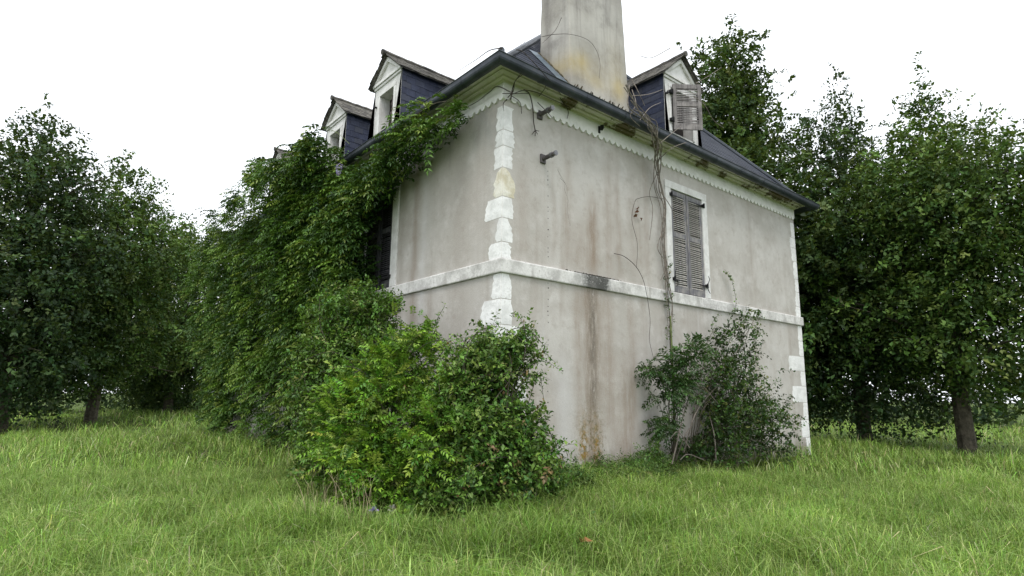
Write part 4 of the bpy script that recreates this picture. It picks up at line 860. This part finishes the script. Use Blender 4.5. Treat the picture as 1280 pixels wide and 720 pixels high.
# ------------------------------------------------------------------ trees
def tree(name, label, foot, h, crown, n, cols, wts, seed, trunk_r=.2, tl=.45, ll=.085, k=9, group=None, lw=.5, twigdroop=.35):
    """crown: list of (dx, dy, z, rx, ry, rz) about the foot"""
    rng = np.random.default_rng(seed); f0 = np.array(foot, float); root = empty(name, tuple(f0)); tag(root, label, 'tree', group)
    cr = np.array(crown, float); wt = cr[:, 3] * cr[:, 4] + cr[:, 4] * cr[:, 5]; j = rng.choice(len(cr), n, p=wt / wt.sum()); d = unit(rng.normal(size=(n, 3)))
    rad = (.55 + .45 * rng.random(n) ** .6) * (1 + .38 * pnoise(d * 2 + j[:, None] * 2.7, 2.9) + .14 * rng.normal(size=n)); P = cr[j, :3] + d * cr[j, 3:] * rad[:, None]
    N = unit(d / cr[j, 3:]); ok = P[:, 2] > .4; P, N = P[ok], N[ok]
    G = gen_twigs(P, N, rng, k=k, tl=tl, ll=ll, lw=lw, up=.15, spread=.7, droop=twigdroop); foliage('crown', root, G, rng, cols, wts, LEAFM, cheap=True)
    m = MB(); top = np.array((0, 0, h * .8)); m.tube(smoothpath([(0, 0, -.1), (rng.normal() * .1, rng.normal() * .1, h * .3), (rng.normal() * .2, rng.normal() * .2, h * .55), top], 5), trunk_r, trunk_r * .25, 9); m.obj('trunk', BARK, root)
    m = MB()
    for q in P[rng.choice(len(P), 36, replace=False)]:
        s0 = np.array((0, 0, max(h * .2, min(q[2] - .4 * math.hypot(q[0], q[1]) - .3, h * .75)))); mid = s0 + (q - s0) * .5 + np.array((0, 0, .3)); m.tube(smoothpath([s0, mid, q], 4), trunk_r * .28, .012, 5)
    o = m.obj('limbs', BARK, root); o['kind'] = 'stuff'; return root
LTT = [(.035, .075, .018), (.06, .115, .024), (.095, .16, .032), (.14, .20, .05)]; MDT = [(.025, .055, .016), (.042, .082, .02), (.07, .12, .028), (.10, .15, .04)]
DKT = [(.018, .040, .016), (.028, .060, .020), (.045, .085, .026), (.07, .11, .035)]
LTT = [(.035, .075, .018), (.06, .115, .024), (.095, .16, .032), (.14, .20, .05)]; MDT = [(.025, .055, .016), (.042, .082, .02), (.07, .12, .028), (.10, .15, .04)]
def crown_for(h, r, seed, low=.25, n=11):
    rr = random.Random(seed); out = []
    for i in range(n):
        t = i / (n - 1); z = h * (low + (1 - low) * t * .93); w = r * (math.sin(math.pi * min(1, .25 + t * .72)) ** .8); g = rr.random() * 6.28; q = w * .5 * rr.random()
        out.append((q * math.cos(g), q * math.sin(g), z, w * rr.uniform(.65, .95), w * rr.uniform(.65, .95), h * .12 * rr.uniform(.9, 1.3)))
    return out
tr = P3(940, 470, 20); tree('evergreen_tree', 'tall dark evergreen tree rising close behind the roof and dormer', (tr[0], tr[1], -.1), 15.0, crown_for(14.8, 4.2, 4, .10, 15), 10500, MDT, [3, 4, 3, 1], 61, .3, tl=.6, ll=.19, k=10, lw=.6)
for i, (px, dep, h, r, s, lab) in enumerate(((1075, 20, 12.5, 3.6, 5, 'broad dark tree standing behind the far corner of the side wall'), (1200, 17, 11, 3.4, 6, 'dark tree beyond the lawn past the far house corner'))):
    q = P3(px, 480, dep); tree('garden_tree', lab, (q[0], q[1], -.3), h, crown_for(h, r, s, (.16, .24, .12)[i], 13), 8000, (DKT, LTT, MDT)[i], [3, 4, 3, 1], 70 + i, .24, tl=.6, ll=.145, k=8, lw=.65)
for i, (px, dep, h, r, s, lab) in enumerate(((215, 33, 11, 4.0, 8, 'dark tree past the end of the wisteria covered wall'), (120, 26, 12, 4.2, 9, 'broad dark tree across the lawn facing the long wall'), (10, 22, 12.5, 4.2, 10, 'tall dark tree on the lawn opposite the house'))):
    q = P3(px, 470, dep); tree('lawn_tree', lab, (q[0], q[1], -.3), h, crown_for(h, r, s, (.12, .22, .16, .2)[i], 13), 6000, (MDT, LTT, DKT, MDT)[i], [3, 4, 3, 1], 80 + i, .26, tl=.7, ll=.185, k=8, lw=.65)
# far hedge line that closes the view
rng = np.random.default_rng(91); n = 9000; ang = rng.uniform(math.radians(-50), math.radians(160), n); R_ = rng.uniform(42, 50, n); P = np.stack([CAM[0] + R_ * np.cos(ang), CAM[1] + R_ * np.sin(ang), rng.random(n) * (4.5 + 1.5 * np.sin(ang * 9) + np.sin(ang * 23))], 1); P[:, 2] -= .3
N = unit(np.stack([-np.cos(ang), -np.sin(ang), .4 + 0 * ang], 1)); o = foliage('woodland', None, gen_twigs(P, N, rng, k=7, tl=1.1, ll=.42, lw=.6), rng, DKT, [3, 4, 3, 1], LEAFM, cheap=True); tag(o, 'dark wood of far trees closing the view beyond the garden', 'woodland', kind='stuff')

# ------------------------------------------------------------------ grass
def grass():
    rng = np.random.default_rng(7); Ps = []
    FH = unit(np.array([FW[0], FW[1]])); RH = unit(np.array([RT[0], RT[1]]))
    for n, d0, d1 in ((265000, 3.6, 10.5), (70000, 10.5, 20), (40000, 20, 42)):
        dep = np.sqrt(rng.uniform(d0 ** 2, d1 ** 2, n)); lat = rng.uniform(-1.0, 1.0, n) * dep * 1.0; xy = CAM[:2] + dep[:, None] * FH + lat[:, None] * RH; Ps.append(np.concatenate([xy, dep[:, None]], 1))
    Q = np.concatenate(Ps); x, y, dep = Q.T; ok = ~((x > -.02) & (y > -.02) & (x < HX + .02) & (y < HY)); x, y, dep = x[ok], y[ok], dep[ok]; n = len(x)
    p3 = np.stack([x, y, 0 * x], 1); pa = pnoise(p3, 1.1); pb = pnoise(p3 + 5, 3.3); pc = pnoise(p3 + 9, 7.5)
    keep = rng.random(n) < .72 + .3 * pb; x, y, dep, pa, pb, pc = (a[keep] for a in (x, y, dep, pa, pb, pc)); n = len(x)
    wall_d = np.maximum(np.maximum(-x, -y), 0); H = (.15 + .055 * pa + .075 * pb + .07 * pc) * rng.uniform(.35, 1.9, n) * (1 + .7 * np.exp(-wall_d / .7)); H = np.clip(H, .04, .5)
    H *= np.where(dep > 10.5, 1.1, 1)
    lng = rng.random(n) < .05; H = np.where(lng, np.clip(H * 2.0, .15, .45), H)
    g = 2.6 * pa + 3.4 * pb + 3 * pc + rng.normal(size=n) * 2.0 + .6; lean = np.clip(.95 + .6 * pc + .5 * rng.normal(size=n), .05, 2.1); lean = np.where(lng, rng.uniform(1.0, 2.1, n), lean); z = gz(x, y) - .005
    wd = rng.uniform(.0014, .0031, n) * np.where(dep > 20, 5, np.where(dep > 10.5, 2.4, 1)) * np.where(rng.random(n) < .08, 1.8, 1)
    dx, dy = np.cos(g), np.sin(g); a2 = g + 1.57 + rng.normal(size=n) * .6; sx, sy = np.cos(a2) * wd, np.sin(a2) * wd
    V = np.empty((n, 5, 3)); V[:, 0] = np.stack([x - sx, y - sy, z], 1); V[:, 1] = np.stack([x + sx, y + sy, z], 1)
    mx_, my_, mz = x + dx * H * lean * .3, y + dy * H * lean * .3, z + H * .62; V[:, 2] = np.stack([mx_ - sx * .85, my_ - sy * .85, mz], 1); V[:, 3] = np.stack([mx_ + sx * .85, my_ + sy * .85, mz], 1)
    V[:, 4] = np.stack([x + dx * H * lean, y + dy * H * lean, z + H * np.clip(1.05 - .42 * lean, .35, 1)], 1)
    b = (np.arange(n) * 5)[:, None]; T = np.concatenate([b + np.array([[0, 1, 3]]), b + np.array([[0, 3, 2]]), b + np.array([[2, 3, 4]])])
    c = 1.2 * tints(rng, n, [(.14, .235, .04), (.18, .275, .05), (.10, .18, .03), (.25, .32, .10), (.36, .34, .19)], [4, 3, 3, 2.2, .8], .28); c *= (1 + .25 * pa + .22 * pb + .12 * pc)[:, None]  # jitter and lump-wise tone also paint lit blades and shaded gaps
    c = np.where(lng[:, None], np.array((.26, .36, .10)) * rng.uniform(.7, 1.35, (n, 1)), c)
    o = np_obj('grass', V.reshape(-1, 3), T, GRASSM, None, np.repeat(np.clip(c, .005, 1), 5, 0)); tag(o, 'rough uncut green lawn grass in front of the house', 'grass', kind='stuff')
grass()
# broad leaved weeds among the blades
rng = np.random.default_rng(27); n = 9000; dep = np.sqrt(rng.uniform(16, 110, n)); lat = rng.uniform(-1, 1, n) * dep; FH2 = unit(np.array([FW[0], FW[1]])); RH2 = unit(np.array([RT[0], RT[1]])); xy = CAM[:2] + dep[:, None] * FH2 + lat[:, None] * RH2
pn = pnoise(np.concatenate([xy, np.zeros((n, 1))], 1) + 3, 2.3); ok = (pn > .05) & ~((xy[:, 0] > -.05) & (xy[:, 1] > -.05)); xy = xy[ok]; n = len(xy); z = gz(xy[:, 0], xy[:, 1]) + rng.uniform(.03, .13, n)
g = rng.uniform(0, 6.28, n); D = unit(np.stack([np.cos(g), np.sin(g), rng.uniform(-.1, .6, n)], 1)); L = rng.uniform(.03, .075, n); V, T = leaves_mesh(np.stack([xy[:, 0], xy[:, 1], z], 1), D, unit(np.array((0, 0, 1.)) + .3 * rng.normal(size=(n, 3))), L, L * .55)
o = np_obj('lawn_weeds', V, T, LEAFM, None, np.repeat(tints(rng, n, [(.10, .19, .04), (.15, .24, .06), (.07, .14, .03)], [2, 2, 1]), 5, 0)); tag(o, 'small broad weed leaves mixed through the lawn', 'weeds', kind='stuff')
# long coarse tufts
rng = np.random.default_rng(17); Vs = []; Ts = []; Cs = []; nb = 0
spots = [(rng.uniform(375, 905), rng.uniform(655, 718)) for _ in range(60)] + [(845, 590), (870, 597), (900, 592), (880, 612), (820, 605), (400, 650), (420, 640), (700, 632), (720, 625), (745, 618), (770, 612), (800, 604), (560, 655), (600, 652), (640, 650), (520, 655)] + [(rng.uniform(930, 1260), rng.uniform(600, 710)) for _ in range(30)] + [(rng.uniform(20, 360), rng.uniform(620, 710)) for _ in range(30)]
for px, py in spots:
    c = hitG(px, py); k = int(rng.integers(35, 80)); p = c[:2] + rng.normal(size=(k, 2)) * .09; g = rng.uniform(0, 6.28, k); H = rng.uniform(.2, .42, k); ln = rng.uniform(.3, 1.2, k); w = rng.uniform(.002, .004, k)
    dx, dy = np.cos(g), np.sin(g); s = np.stack([-dy * w, dx * w, 0 * w], 1); z = gz(p[:, 0], p[:, 1]); pts = []
    for t in (0, .35, .7): pts += [np.stack([p[:, 0] + dx * H * ln * t * t, p[:, 1] + dy * H * ln * t * t, z + H * (t * 1.1 - .4 * ln * t * t)], 1)]
    tip = np.stack([p[:, 0] + dx * H * ln, p[:, 1] + dy * H * ln, z + H * np.clip(1.0 - .45 * ln, .3, 1)], 1)
    V = np.stack([pts[0] - s, pts[0] + s, pts[1] - s, pts[1] + s, pts[2] - s * .7, pts[2] + s * .7, tip], 1).reshape(-1, 3); b = nb + (np.arange(k) * 7)[:, None]; nb += 7 * k
    Vs.append(V); Ts.append(np.concatenate([b + np.array([q]) for q in ([0, 1, 3], [0, 3, 2], [2, 3, 5], [2, 5, 4], [4, 5, 6])])); Cs.append(np.repeat(tints(rng, k, [(.13, .24, .03), (.19, .30, .06), (.09, .17, .025), (.26, .31, .12)], [3, 3, 2, .8]), 7, 0))
o = np_obj('tall_grass', np.concatenate(Vs), np.concatenate(Ts), GRASSM, None, np.concatenate(Cs)); tag(o, 'long arching grass tufts scattered over the lawn', 'grass', kind='stuff')
# straw-coloured dead stalks in front of the bright shrub
m = MB(); rr = random.Random(21)
for i in range(75):
    c = hitG(rr.uniform(378, 470), rr.uniform(622, 668)); h = rr.uniform(.25, .6); a = rr.uniform(0, 6.28); l = rr.uniform(.05, .5) * h
    m.tube(smoothpath([c, c + np.array((math.cos(a) * l * .4, math.sin(a) * l * .4, h * .6)), c + np.array((math.cos(a) * l, math.sin(a) * l, h))], 3), .0028, .0012, 3)
tag(m.obj('dry_stalks', mat_plain('straw', (.36, .30, .19), .8)), 'pale dead straw stalks standing before the bright shrub', 'grass', kind='stuff')
# fallen leaf and lilac flowers in the grass
c = hitG(725, 697) + np.array((0, 0, .13)); V, T = leaves_mesh(np.array([c, c + .01]), unit(np.array([(.8, -.5, .1), (-.3, -.8, .2)])), unit(np.array([(0, -.3, 1.), (.2, -.5, 1.)])), np.array((.13, .10)), np.array((.09, .07)), .15, .1)
tag(np_obj('fallen_leaf', V, T, DRYM, None, np.tile((.34, .15, .07), (len(V), 1))), 'curled brown fallen leaf lying on the lawn', 'leaf')
for px, py, cc, lab in ((466, 645, (.36, .30, .58), 'lilac flower head low in front of the bright shrub'), (489, 643, (.55, .5, .48), 'pale flower head low between bright shrub and grass')):
    c = hitG(px, py + 8) + np.array((0, 0, .12)); n = 26; D = unit(rng.normal(size=(n, 3)) + np.array((0, -.3, .5))); V, T = leaves_mesh(c + D * .015, D, unit(rng.normal(size=(n, 3))), np.full(n, .05), np.full(n, .035))
    root = empty('wild_flower', tuple(c - np.array((0, 0, .14)))); tag(root, lab, 'flower'); o = np_obj('petals', V, T, PETAL, root, np.repeat(tints(rng, n, [cc], [1]), 5, 0)); o.location = -root.location
    m = MB(); m.tube([c - np.array((0, 0, .16)), c], .004, .003, 4); o = m.obj('stalk', GREENST, root); o.location = -root.location
